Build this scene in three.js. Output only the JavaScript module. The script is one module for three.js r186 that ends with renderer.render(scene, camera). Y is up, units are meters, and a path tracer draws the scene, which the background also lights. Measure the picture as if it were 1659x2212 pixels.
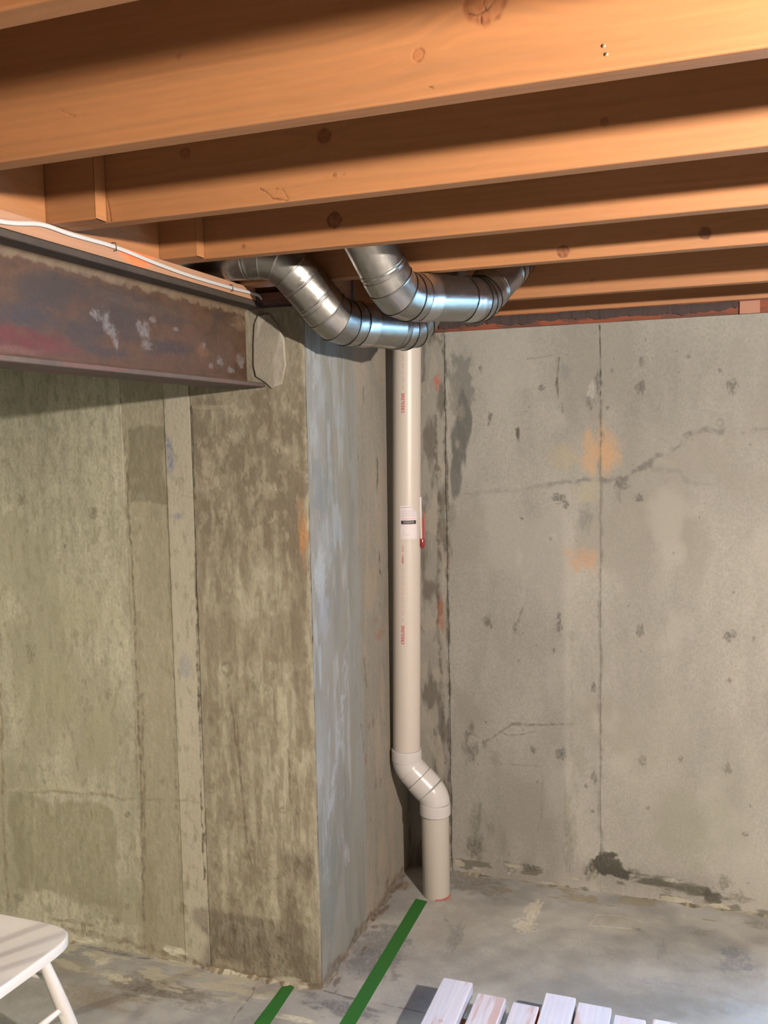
import * as THREE from 'three';
import { mergeGeometries } from 'three/addons/utils/BufferGeometryUtils.js';
import { RoundedBoxGeometry } from 'three/addons/geometries/RoundedBoxGeometry.js';

// ---------------------------------------------------------------- camera, sky, exposure
const scene = new THREE.Scene();
const camera = new THREE.PerspectiveCamera(58.15, 1659 / 2212, 0.05, 60);
camera.rotation.order = 'YXZ';
camera.position.set(1.1408, 1.7181, 3.4109);
camera.rotation.set(-0.0795, 0.343, -0.0209);
scene.add(camera);
scene.background = new THREE.Color().setRGB(0.30, 0.60, 1.0);   // clear daylight, seen and felt through the window only
scene.backgroundIntensity = 82;
const renderer = new THREE.WebGLRenderer({ antialias: true });
renderer.toneMapping = THREE.LinearToneMapping;
renderer.toneMappingExposure = 1.0;
renderer.shadowMap.enabled = true;
const BULB_A = { size: 1, at: [2.37, 2.05, 2.999], rgb: [1.0, 0.87, 0.75], I: 56 };
const BULB_B = { size: 2.2, at: [-3.23, 2.05, 5.437], rgb: [1.0, 0.91, 0.68], I: 58 };

// ---------------------------------------------------------------- helpers
let seedState = 7;
const rnd = () => { seedState = (seedState * 1664525 + 1013904223) >>> 0; return seedState / 4294967296; };
const reseed = (s) => { seedState = (s * 2654435761) >>> 0; rnd(); };
function hash(i, j, s) { let h = (i * 374761393 + j * 668265263 + s * 1274126177) | 0; h = Math.imul(h ^ (h >>> 13), 1274126177); return ((h ^ (h >>> 16)) >>> 0) / 4294967296; }
function noise(x, y, s) {
  const i = Math.floor(x), j = Math.floor(y), fx = x - i, fy = y - j, u = fx * fx * (3 - 2 * fx), v = fy * fy * (3 - 2 * fy);
  const a = hash(i, j, s), b = hash(i + 1, j, s), c = hash(i, j + 1, s), d = hash(i + 1, j + 1, s);
  return (a + (b - a) * u + (c - a) * v + (a - b - c + d) * u * v) * 2 - 1;
}
function fbm(x, y, s, n) { let r = 0, a = 0.5, f = 1; for (let k = 0; k < n; k++) { r += a * noise(x * f, y * f, s + k); a *= 0.5; f *= 2.03; } return r; }
const smooth = (a, b, x) => { const t = Math.min(1, Math.max(0, (x - a) / (b - a))); return t * t * (3 - 2 * t); };
const toLin = (c) => (c <= 0.04045 ? c / 12.92 : Math.pow((c + 0.055) / 1.055, 2.4));
const toS = (c) => (c <= 0.0031308 ? c * 12.92 : 1.055 * Math.pow(c, 1 / 2.4) - 0.055);
// painted surface in metres: linear colour + height field, everything laid out in the surface's own (u, v)
class Surface {
  constructor(u0, v0, wu, wv, W, H, base) {
    Object.assign(this, { u0, v0, wu, wv, W, H });
    this.c = new Float32Array(W * H * 3); this.b = new Float32Array(W * H).fill(0.5);
    const [r, g, b] = base; for (let k = 0; k < W * H; k++) { this.c[3 * k] = r; this.c[3 * k + 1] = g; this.c[3 * k + 2] = b; }
  }
  each(ua, va, ub, vb, fn) {
    const { u0, v0, wu, wv, W, H } = this, i0 = Math.max(0, Math.floor((ua - u0) / wu * W)), i1 = Math.min(W - 1, Math.ceil((ub - u0) / wu * W));
    const j0 = Math.max(0, Math.floor((va - v0) / wv * H)), j1 = Math.min(H - 1, Math.ceil((vb - v0) / wv * H));
    for (let j = j0; j <= j1; j++) for (let i = i0; i <= i1; i++) fn(u0 + (i + 0.5) / W * wu, v0 + (j + 0.5) / H * wv, j * W + i);
  }
  mix(k, col, a) { const c = this.c; c[3 * k] += (col[0] - c[3 * k]) * a; c[3 * k + 1] += (col[1] - c[3 * k + 1]) * a; c[3 * k + 2] += (col[2] - c[3 * k + 2]) * a; }
  mul(k, m) { this.c[3 * k] *= m; this.c[3 * k + 1] *= m; this.c[3 * k + 2] *= m; }
  mottle(fu, fv, s, n, amount, bump = 0) { this.each(-99, -99, 99, 99, (u, v, k) => { const t = fbm(u * fu, v * fv, s, n); this.mul(k, 1 + amount * t); this.b[k] += bump * t; }); }
  patches(fu, fv, s, lo, hi, col, a, box, bump = 0) {          // irregular stains with an outline of their own
    const [ua, va, ub, vb] = box ?? [-99, -99, 99, 99];
    this.each(ua, va, ub, vb, (u, v, k) => {
      const e = box ? Math.min(1, (u - ua) / 0.03, (ub - u) / 0.03, (v - va) / 0.05, (vb - v) / 0.05) : 1; if (e <= 0) return;
      const t = smooth(lo, hi, fbm(u * fu, v * fv, s, 4) + (e - 1) * 0.25) * a; if (t > 0) { this.mix(k, col, t); this.b[k] += bump * t; }
    });
  }
  blob(u, v, ru, rv, col, a, o = {}) {
    const { rough = 0.5, soft = 0.55, bump = 0, ring = 0, f = 2.2, seed = Math.floor(u * 977 + v * 3313) } = o, m = 1.7;
    const solid = o.solid ? 0 : 1; this.each(u - ru * m, v - rv * m, u + ru * m, v + rv * m, (x, y, k) => {
      const du = (x - u) / ru, dv = (y - v) / rv; let d = Math.hypot(du, dv) + rough * fbm(du * f, dv * f, seed, 5);
      let t = (1 - smooth(1 - soft, 1 + soft * 0.5, d)) * Math.min(1, 0.8 + 0.2 * (1 - solid) + (0.25 + 0.5 * solid) * fbm(x * 170, y * 110, seed + 3, 3)); if (ring) t *= smooth(ring - 0.25, ring, d);
      if (t > 0) { this.mix(k, col, t * a); this.b[k] += bump * t; }
    });
  }
  band(ua, va, ub, vb, col, a, o = {}) {                        // a strip with ragged edges
    const { edge = 0.006, f = 30, bump = 0, seed = 3 } = o;
    this.each(ua - edge * 2, va - edge * 2, ub + edge * 2, vb + edge * 2, (u, v, k) => {
      const n = edge * 2 * fbm(u * f, v * f, seed, 4), d = Math.min(u - ua, ub - u, v - va, vb - v) + n, t = smooth(-edge * 0.5, edge * 0.6, d) * Math.min(1, 0.85 + 0.5 * fbm(u * 90, v * 40, seed + 5, 3));
      if (t > 0) { this.mix(k, col, t * a); this.b[k] += bump * t; }
    });
  }
  line(pts, w, col, a, o = {}) {
    const { rough = 0.8, f = 40, bump = 0, seed = 5, wander = 0.6 } = o;
    for (let q = 0; q + 1 < pts.length; q++) {
      const [x0, y0] = pts[q], [x1, y1] = pts[q + 1], m = w * 2.5, dx = x1 - x0, dy = y1 - y0, L2 = dx * dx + dy * dy;
      this.each(Math.min(x0, x1) - m, Math.min(y0, y1) - m, Math.max(x0, x1) + m, Math.max(y0, y1) + m, (u, v, k) => {
        const uu = u + w * wander * noise(u * f * 0.6, v * f * 0.6, seed + 9), vv = v + w * wander * noise(u * f * 0.6 + 31, v * f * 0.6, seed + 11);
        const t0 = ((uu - x0) * dx + (vv - y0) * dy) / L2, tc = Math.min(1, Math.max(0, t0)); if (q > 0 && t0 < 0) return;
        const d = Math.hypot(uu - x0 - tc * dx, vv - y0 - tc * dy) / w, n = rough * fbm(u * f, v * f, seed, 3);
        const t = (1 - smooth(0.1, 0.9, d + n)) * Math.min(1, Math.max(0, 0.7 + 1.1 * fbm(u * 60, v * 60, seed + 21, 4))); if (t > 0) { this.mix(k, col, t * a); this.b[k] += bump * t; }
      });
    }
  }
  map() {
    const { W, H, c } = this, d = new Uint8Array(W * H * 4);
    for (let k = 0; k < W * H; k++) { for (let q = 0; q < 3; q++) d[4 * k + q] = 255 * Math.min(1, Math.max(0, toS(Math.max(0, c[3 * k + q])))); d[4 * k + 3] = 255; }
    return finish(new THREE.DataTexture(d, W, H), true);
  }
  bump(step = 2) {
    const { W, H, b } = this, w = W / step | 0, h = H / step | 0, d = new Uint8Array(w * h * 4);
    for (let j = 0; j < h; j++) for (let i = 0; i < w; i++) { const x = 255 * Math.min(1, Math.max(0, b[j * step * W + i * step])), k = 4 * (j * w + i); d[k] = d[k + 1] = d[k + 2] = x; d[k + 3] = 255; }
    return finish(new THREE.DataTexture(d, w, h), false);
  }
}
function finish(t, colour) { t.magFilter = THREE.LinearFilter; t.minFilter = THREE.LinearMipmapLinearFilter; t.wrapS = t.wrapT = THREE.MirroredRepeatWrapping; t.generateMipmaps = true; if (colour) t.colorSpace = THREE.SRGBColorSpace; t.needsUpdate = true; return t; }
const C = (r, g, b) => new THREE.Color().setRGB(r, g, b);
const std = (o) => new THREE.MeshStandardMaterial({ roughness: 0.85, ...o });
const taken = new Map();
function numbered(n) { const k = taken.get(n) ?? 0; taken.set(n, k + 1); return k ? `${n}_${String(k).padStart(3, '0')}` : n; }
function mesh(name, geo, mat, parent) { const m = new THREE.Mesh(geo, mat); m.name = parent ? name : numbered(name); m.castShadow = m.receiveShadow = true; (parent ?? scene).add(m); return m; }
function tag(o, label, category, group) { o.userData.label = label; o.userData.category = category; if (group) o.userData.group = group; return o; }
function thing(name, label, category, at = [0, 0, 0], group) { const g = new THREE.Group(); g.name = numbered(name); g.position.set(...at); scene.add(g); return tag(g, label, category, group); }
function structure(name, geo, mat, label, category) { const m = mesh(name, geo, mat); m.name = name; m.userData.kind = 'structure'; return tag(m, label, category); }
const box = (x0, y0, z0, x1, y1, z1) => { const g = new THREE.BoxGeometry(x1 - x0, y1 - y0, z1 - z0); g.translate((x0 + x1) / 2, (y0 + y1) / 2, (z0 + z1) / 2); return g; };
const rbox = (x0, y0, z0, x1, y1, z1, r = 0.003) => { const g = new RoundedBoxGeometry(x1 - x0, y1 - y0, z1 - z0, 2, r); g.translate((x0 + x1) / 2, (y0 + y1) / 2, (z0 + z1) / 2); return g; };
function uvBy(g, fn) { const p = g.attributes.position, n = g.attributes.normal, uv = new Float32Array(p.count * 2); for (let i = 0; i < p.count; i++) { const [u, v] = fn(p.getX(i), p.getY(i), p.getZ(i), n.getX(i), n.getY(i), n.getZ(i)); uv[2 * i] = u; uv[2 * i + 1] = v; } g.setAttribute('uv', new THREE.BufferAttribute(uv, 2)); return g; }
function merge(list) { return mergeGeometries(list.map((g) => { const q = g.index ? g.toNonIndexed() : g; for (const k of Object.keys(q.attributes)) if (!['position', 'normal', 'uv'].includes(k)) q.deleteAttribute(k); return q; })); }
// swept tube: points, radius along it, smooth around; creased wherever the path is given as separate pieces
function sweep(pts, rad, seg = 20, flat = [1, 1]) {
  const n = pts.length, P = pts.map((p) => new THREE.Vector3(...p)), pos = [], uv = [], idx = [];
  let u = P[1].clone().sub(P[0]).normalize(), e1 = new THREE.Vector3(0, 1, 0); if (Math.abs(u.y) > 0.9) e1.set(1, 0, 0);
  e1.sub(u.clone().multiplyScalar(e1.dot(u))).normalize(); let len = 0;
  for (let i = 0; i < n; i++) {
    const t = (i === 0 ? P[1].clone().sub(P[0]) : i === n - 1 ? P[i].clone().sub(P[i - 1]) : P[i + 1].clone().sub(P[i]).normalize().add(P[i].clone().sub(P[i - 1]).normalize())).normalize();
    e1.sub(t.clone().multiplyScalar(e1.dot(t))).normalize(); const e2 = t.clone().cross(e1);
    if (i) len += P[i].distanceTo(P[i - 1]); const r = typeof rad === 'function' ? rad(i / (n - 1), i) : rad;
    for (let k = 0; k <= seg; k++) { const a = k / seg * Math.PI * 2, q = P[i].clone().addScaledVector(e1, r * flat[0] * Math.cos(a)).addScaledVector(e2, r * flat[1] * Math.sin(a)); pos.push(q.x, q.y, q.z); uv.push(k / seg, len); }
  }
  for (let i = 0; i + 1 < n; i++) for (let k = 0; k < seg; k++) { const a = i * (seg + 1) + k, b = a + seg + 1; idx.push(a, a + 1, b, b, a + 1, b + 1); }
  for (const [row, flip] of [[0, true], [n - 1, false]]) { const c = pos.length / 3; pos.push(P[row].x, P[row].y, P[row].z); uv.push(0.5, 0); for (let k = 0; k < seg; k++) { const a = row * (seg + 1) + k; flip ? idx.push(c, a + 1, a) : idx.push(c, a, a + 1); } }
  const g = new THREE.BufferGeometry(); g.setAttribute('position', new THREE.Float32BufferAttribute(pos, 3)); g.setAttribute('uv', new THREE.Float32BufferAttribute(uv, 2)); g.setIndex(idx); g.computeVertexNormals(); return g;
}
// photograph tones to surface colour: the tone divided by the lamp's tint
const K = 0.70, A = (r, g, b, k = K) => [toLin(r / 255) * k, toLin(g / 255) * k / 0.87, toLin(b / 255) * k / 0.74];

// ---------------------------------------------------------------- heights of the room
const H = 2.115, YJ = 2.1652, D = 0.891, XL = -6.2, XR = 4.4, ZR = 8.0, YS = YJ + 0.235;

// ---------------------------------------------------------------- concrete walls
// vertical slab from a plan profile; gridded in height so that edges may be chipped
function profileWall(pts, y0, y1, rows, jitter, uvf) {
  const pos = [], idx = [], n = pts.length;
  for (let s = 0; s + 1 < n; s++) {
    const a = pts[s], b = pts[s + 1], base = pos.length / 3;
    for (let j = 0; j <= rows; j++) { const y = y0 + (y1 - y0) * j / rows; for (const q of [a, b]) { const o = jitter ? jitter(q, y) : [0, 0]; pos.push(q[0] + o[0], y, q[1] + o[1]); } }
    for (let j = 0; j < rows; j++) { const k = base + 2 * j; idx.push(k, k + 1, k + 2, k + 2, k + 1, k + 3); }
  }
  const g = new THREE.BufferGeometry(); g.setAttribute('position', new THREE.Float32BufferAttribute(pos, 3)); g.setIndex(idx); g.computeVertexNormals();
  const q = g.toNonIndexed(); q.computeVertexNormals(); return uvBy(q, uvf);
}
const P = {"aBands":[[-1.1814,0.1526,-0.7463,0.4992,[122,112,80],0.6,{"edge":0.02,"f":10,"seed":81}],[-0.6327,1.5307,-0.4955,1.7686,[112,100,76],0.75,{"edge":0.012,"f":16,"seed":82}],[-0.6549,0.0165,-0.5885,0.3277,[126,110,84],0.5,{"edge":0.015,"f":14,"seed":83}],[-0.3726,1.0294,-0.0238,1.171,[116,98,76],0.45,{"edge":0.03,"f":9,"seed":84}],[-0.0697,0.7692,-0.0192,1.5392,[110,93,74],0.7,{"edge":0.012,"f":12,"seed":85}],[-1.159,0.0174,-1.1723,1.3769,[140,128,98],0.45,{"edge":0.012,"f":10,"seed":86}]],
 "aBlobs":[[-0.4717,1.6774,0.0152,0.0701,[104,104,120],0.8,{"rough":0.5}],[-0.4516,1.4867,0.0271,0.0117,[120,115,122],0.7,{}],[-0.444,1.0024,0.024,0.0455,[132,126,128],0.6,{}],[-0.4468,0.82,0.0241,0.0919,[168,154,132],0.4,{}],[-0.0209,1.4273,0.0153,0.0772,[176,122,74],0.85,{"rough":0.6}],[-0.024,1.5254,0.0153,0.0195,[160,120,80],0.5,{}],[-0.2963,1.0044,0.0199,0.0268,[104,90,68],0.7,{"ring":0.6,"bump":-0.2}],[-0.3045,1.0039,0.0083,0.0104,[180,168,138],0.6,{}],[-0.2983,0.5227,0.0234,0.0246,[104,90,68],0.6,{"ring":0.55}],[-0.0643,0.5734,0.0126,0.0148,[104,90,68],0.8,{"ring":0.5}],[-0.117,0.5671,0.0112,0.0135,[104,90,68],0.7,{"ring":0.5}],[-0.3022,1.4808,0.0147,0.0217,[100,88,64],0.6,{"rough":0.9,"bump":-0.2}],[-0.8726,1.0854,0.0151,0.019,[100,88,64],0.6,{"rough":0.9,"bump":-0.2}],[-0.865,1.0543,0.0093,0.0126,[100,88,64],0.6,{"rough":0.9,"bump":-0.2}],[-0.6866,1.0611,0.0091,0.0109,[100,88,64],0.6,{"rough":0.9,"bump":-0.2}],[-1.0671,1.0349,0.0118,0.013,[100,88,64],0.6,{"rough":0.9,"bump":-0.2}],[-0.2081,0.9587,0.0146,0.0266,[100,88,64],0.6,{"rough":0.9,"bump":-0.2}],[-0.1347,0.9931,0.0096,0.0146,[100,88,64],0.6,{"rough":0.9,"bump":-0.2}],[-1.0594,1.0031,0.0196,0.0259,[100,88,64],0.6,{"rough":0.9,"bump":-0.2}],[-1.0642,1.5366,0.0155,0.022,[100,88,64],0.6,{"rough":0.9,"bump":-0.2}],[-0.7759,1.4916,0.0182,0.0183,[100,88,64],0.6,{"rough":0.9,"bump":-0.2}],[-0.7501,0.8886,0.0147,0.0189,[100,88,64],0.6,{"rough":0.9,"bump":-0.2}],[-0.8929,1.3821,0.0075,0.0078,[100,88,64],0.6,{"rough":0.9,"bump":-0.2}],[-0.2927,0.6676,0.0117,0.0136,[100,88,64],0.6,{"rough":0.9,"bump":-0.2}],[-0.3556,0.7673,0.0135,0.0213,[100,88,64],0.6,{"rough":0.9,"bump":-0.2}],[-0.3613,0.8348,0.0101,0.0136,[100,88,64],0.6,{"rough":0.9,"bump":-0.2}],[-0.3703,0.6136,0.0171,0.0215,[100,88,64],0.6,{"rough":0.9,"bump":-0.2}],[-0.6926,0.4827,0.0129,0.0144,[100,88,64],0.6,{"rough":0.9,"bump":-0.2}],[-0.7814,0.5443,0.015,0.0193,[100,88,64],0.6,{"rough":0.9,"bump":-0.2}],[-1.1656,0.121,0.0328,0.0172,[100,88,64],0.6,{"rough":0.9,"bump":-0.2}],[-0.3089,0.2445,0.017,0.0187,[100,88,64],0.6,{"rough":0.9,"bump":-0.2}],[-0.3639,0.3526,0.012,0.0156,[100,88,64],0.6,{"rough":0.9,"bump":-0.2}],[-0.227,0.4328,0.01,0.0275,[100,88,64],0.6,{"rough":0.9,"bump":-0.2}],[-0.1406,0.3387,0.0163,0.0213,[100,88,64],0.6,{"rough":0.9,"bump":-0.2}],[-0.0742,0.4083,0.0127,0.0241,[100,88,64],0.6,{"rough":0.9,"bump":-0.2}],[-0.3044,0.1442,0.0169,0.0188,[100,88,64],0.6,{"rough":0.9,"bump":-0.2}],[-0.1309,0.1425,0.0228,0.0216,[100,88,64],0.6,{"rough":0.9,"bump":-0.2}],[-0.2088,0.2522,0.0132,0.0154,[100,88,64],0.6,{"rough":0.9,"bump":-0.2}],[-0.4919,0.1846,0.0177,0.0223,[100,88,64],0.6,{"rough":0.9,"bump":-0.2}],[-0.7583,0.1017,0.0131,0.0132,[100,88,64],0.6,{"rough":0.9,"bump":-0.2}],[-0.709,0.1585,0.0111,0.0131,[100,88,64],0.6,{"rough":0.9,"bump":-0.2}],[-0.8928,0.0632,0.0116,0.0235,[100,88,64],0.6,{"rough":0.9,"bump":-0.2}],[-0.2497,0.4906,0.0083,0.0122,[100,88,64],0.6,{"rough":0.9,"bump":-0.2}],[-0.5519,0.6092,0.0106,0.0141,[100,88,64],0.6,{"rough":0.9,"bump":-0.2}],[-0.2858,1.6893,0.0259,0.0371,[170,154,126],0.42,{"rough":1,"bump":0.1}],[-0.3449,1.6397,0.0198,0.0288,[170,154,126],0.42,{"rough":1,"bump":0.1}],[-0.3221,1.5963,0.0295,0.0231,[170,154,126],0.42,{"rough":1,"bump":0.1}],[-0.2516,1.7385,0.016,0.0113,[170,154,126],0.42,{"rough":1,"bump":0.1}],[-0.1406,1.7431,0.0156,0.0308,[170,154,126],0.42,{"rough":1,"bump":0.1}],[-0.1307,1.5744,0.0251,0.017,[170,154,126],0.42,{"rough":1,"bump":0.1}],[-0.1106,1.7076,0.0124,0.0167,[170,154,126],0.42,{"rough":1,"bump":0.1}],[-0.3666,1.7121,0.0083,0.0202,[170,154,126],0.42,{"rough":1,"bump":0.1}],[-0.0357,1.6438,0.0076,0.007,[170,154,126],0.42,{"rough":1,"bump":0.1}],[-0.2934,1.4953,0.0163,0.0202,[170,154,126],0.42,{"rough":1,"bump":0.1}],[-0.3598,1.4802,0.0149,0.0175,[170,154,126],0.42,{"rough":1,"bump":0.1}],[-0.1311,1.471,0.0062,0.0042,[170,154,126],0.42,{"rough":1,"bump":0.1}],[-0.3291,1.8258,0.0652,0.0086,[170,154,126],0.42,{"rough":1,"bump":0.1}],[-0.217,1.8082,0.0286,0.0141,[170,154,126],0.42,{"rough":1,"bump":0.1}],[-0.1838,1.4104,0.0223,0.0574,[170,154,126],0.42,{"rough":1,"bump":0.1}],[-0.1281,1.1893,0.0158,0.0086,[170,154,126],0.42,{"rough":1,"bump":0.1}],[-0.3138,1.3935,0.0263,0.0438,[170,154,126],0.42,{"rough":1,"bump":0.1}],[-0.1715,1.3101,0.0287,0.0576,[170,154,126],0.42,{"rough":1,"bump":0.1}],[-0.0733,1.4265,0.0093,0.0141,[170,154,126],0.42,{"rough":1,"bump":0.1}],[-0.1208,0.9357,0.0127,0.0586,[170,154,126],0.42,{"rough":1,"bump":0.1}],[-0.2244,1.1777,0.0226,0.0322,[170,154,126],0.42,{"rough":1,"bump":0.1}],[-0.9976,0.9023,0.1164,0.1457,[148,138,104],0.45,{"rough":0.8,"soft":0.6}],[-0.8663,1.1956,0.1497,0.1255,[148,138,104],0.45,{"rough":0.8,"soft":0.6}],[-0.7808,0.728,0.0744,0.1118,[148,138,104],0.45,{"rough":0.8,"soft":0.6}]],
 "aLines":[[[[-0.6401,1.7614],[-0.6371,1.5077],[-0.6293,1.2052],[-0.6321,0.8974],[-0.6366,0.5527],[-0.6432,0.1204]],0.007,[92,76,58],0.7,{"f":60}],[[[-0.6161,0.8986],[-0.6257,0.5539],[-0.6304,0.3471]],0.00893,[92,76,58],0.5,{}],[[[-0.4881,1.8016],[-0.4896,1.5086],[-0.4929,1.0599],[-0.4998,0.5993],[-0.4997,0.2071]],0.00845,[92,76,58],0.45,{}],[[[-0.3898,1.8276],[-0.3893,1.5675],[-0.3959,1.2145],[-0.4002,0.9148],[-0.4049,0.5174],[-0.4054,0.3]],0.00662,[70,58,44],0.85,{}],[[[-0.2883,0.9529],[-0.2781,0.8344],[-0.26,0.6559],[-0.2497,0.4906],[-0.2298,0.3562]],0.00662,[92,76,58],0.75,{}],[[[-0.2735,0.954],[-0.2621,0.7759],[-0.2557,0.596]],0.00495,[92,76,58],0.5,{}],[[[-1.1918,0.8885],[-1.2124,0.5209],[-1.2164,0.2158],[-1.209,0.0801]],0.0101,[124,104,72],0.8,{}],[[[-1.181,0.5042],[-0.9232,0.5364],[-0.7541,0.5361],[-0.6264,0.5412],[-0.415,0.5625]],0.00814,[120,106,80],0.6,{}],[[[-1.1801,0.5177],[-0.9225,0.5495],[-0.7532,0.5522]],0.01424,[176,162,128],0.5,{}],[[[-1.0489,0.063],[-0.8537,0.0779]],0.012,[104,86,60],0.6,{}],[[[-0.0916,0.7623],[-0.0877,0.5854]],0.00636,[92,76,58],0.6,{}],[[[-0.8341,0.0894],[-0.8073,0.0608]],0.00766,[92,76,58],0.6,{}],[[[-0.9813,0.0403],[-0.7992,0.0357],[-0.615,0.028],[-0.4557,0.011],[-0.2843,0.0072],[-0.1517,0.0036],[-0.0071,0.0062]],0.01778,[96,74,50],0.55,{}],[[[-1.1389,1.6754],[-0.9147,1.645],[-0.7062,1.613],[-0.5412,1.5795],[-0.3986,1.5456]],0.00491,[128,116,90],0.3,{}]],
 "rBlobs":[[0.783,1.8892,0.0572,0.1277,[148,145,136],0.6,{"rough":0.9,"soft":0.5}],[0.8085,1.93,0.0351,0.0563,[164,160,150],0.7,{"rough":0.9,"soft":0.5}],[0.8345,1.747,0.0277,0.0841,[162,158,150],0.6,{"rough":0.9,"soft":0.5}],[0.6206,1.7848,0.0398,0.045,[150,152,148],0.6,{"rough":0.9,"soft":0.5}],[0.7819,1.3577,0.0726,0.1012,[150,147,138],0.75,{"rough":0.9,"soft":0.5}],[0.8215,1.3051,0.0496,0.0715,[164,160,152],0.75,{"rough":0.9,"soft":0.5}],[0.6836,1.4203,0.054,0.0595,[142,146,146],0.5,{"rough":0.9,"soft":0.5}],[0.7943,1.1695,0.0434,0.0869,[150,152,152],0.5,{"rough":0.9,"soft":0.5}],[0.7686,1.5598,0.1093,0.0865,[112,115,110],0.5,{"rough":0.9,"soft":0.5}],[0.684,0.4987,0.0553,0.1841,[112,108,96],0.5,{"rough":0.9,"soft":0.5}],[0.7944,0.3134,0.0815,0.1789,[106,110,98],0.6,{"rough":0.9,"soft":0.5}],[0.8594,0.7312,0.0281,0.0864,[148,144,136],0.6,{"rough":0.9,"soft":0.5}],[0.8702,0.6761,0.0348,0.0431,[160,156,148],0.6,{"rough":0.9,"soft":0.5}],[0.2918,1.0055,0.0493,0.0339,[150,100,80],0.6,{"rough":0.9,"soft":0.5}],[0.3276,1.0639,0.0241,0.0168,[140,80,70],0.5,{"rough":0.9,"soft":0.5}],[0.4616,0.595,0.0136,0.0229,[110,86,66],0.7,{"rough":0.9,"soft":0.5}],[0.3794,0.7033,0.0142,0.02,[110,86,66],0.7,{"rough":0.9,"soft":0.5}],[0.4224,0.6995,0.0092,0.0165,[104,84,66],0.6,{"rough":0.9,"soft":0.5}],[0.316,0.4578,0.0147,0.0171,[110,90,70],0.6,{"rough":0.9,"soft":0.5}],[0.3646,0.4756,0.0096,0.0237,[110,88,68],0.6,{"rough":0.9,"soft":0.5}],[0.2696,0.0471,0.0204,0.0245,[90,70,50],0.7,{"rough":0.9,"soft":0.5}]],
 "rLines":[[[[0.2811,1.6477],[0.2745,1.5973],[0.2831,1.539]],0.01221,[70,58,48],0.85,{"bump":-0.3}],[[[0.2776,1.3106],[0.2676,1.2325]],0.01234,[70,58,48],0.85,{"bump":-0.3}],[[[0.402,1.8915],[0.4007,1.8405]],0.00906,[96,82,68],0.6,{}],[[[0.6171,1.0268],[0.6512,0.8793],[0.7005,0.7387],[0.7467,0.6313],[0.7928,0.5116]],0.03252,[158,156,150],0.7,{"rough":0.4}],[[[0.5108,1.9638],[0.519,1.6386],[0.5235,1.166],[0.5239,0.6818],[0.5094,0.3461]],0.03812,[138,136,126],0.6,{}],[[[0.4579,0.9419],[0.4359,0.8537]],0.01346,[104,84,66],0.7,{}],[[[0.4979,0.7392],[0.4775,0.6336]],0.0132,[110,88,68],0.6,{}],[[[0.8701,0.0165],[0.6318,0.0166],[0.3542,0.0081],[0.0839,0.0152]],0.0284,[92,72,54],0.8,{}]],
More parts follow.
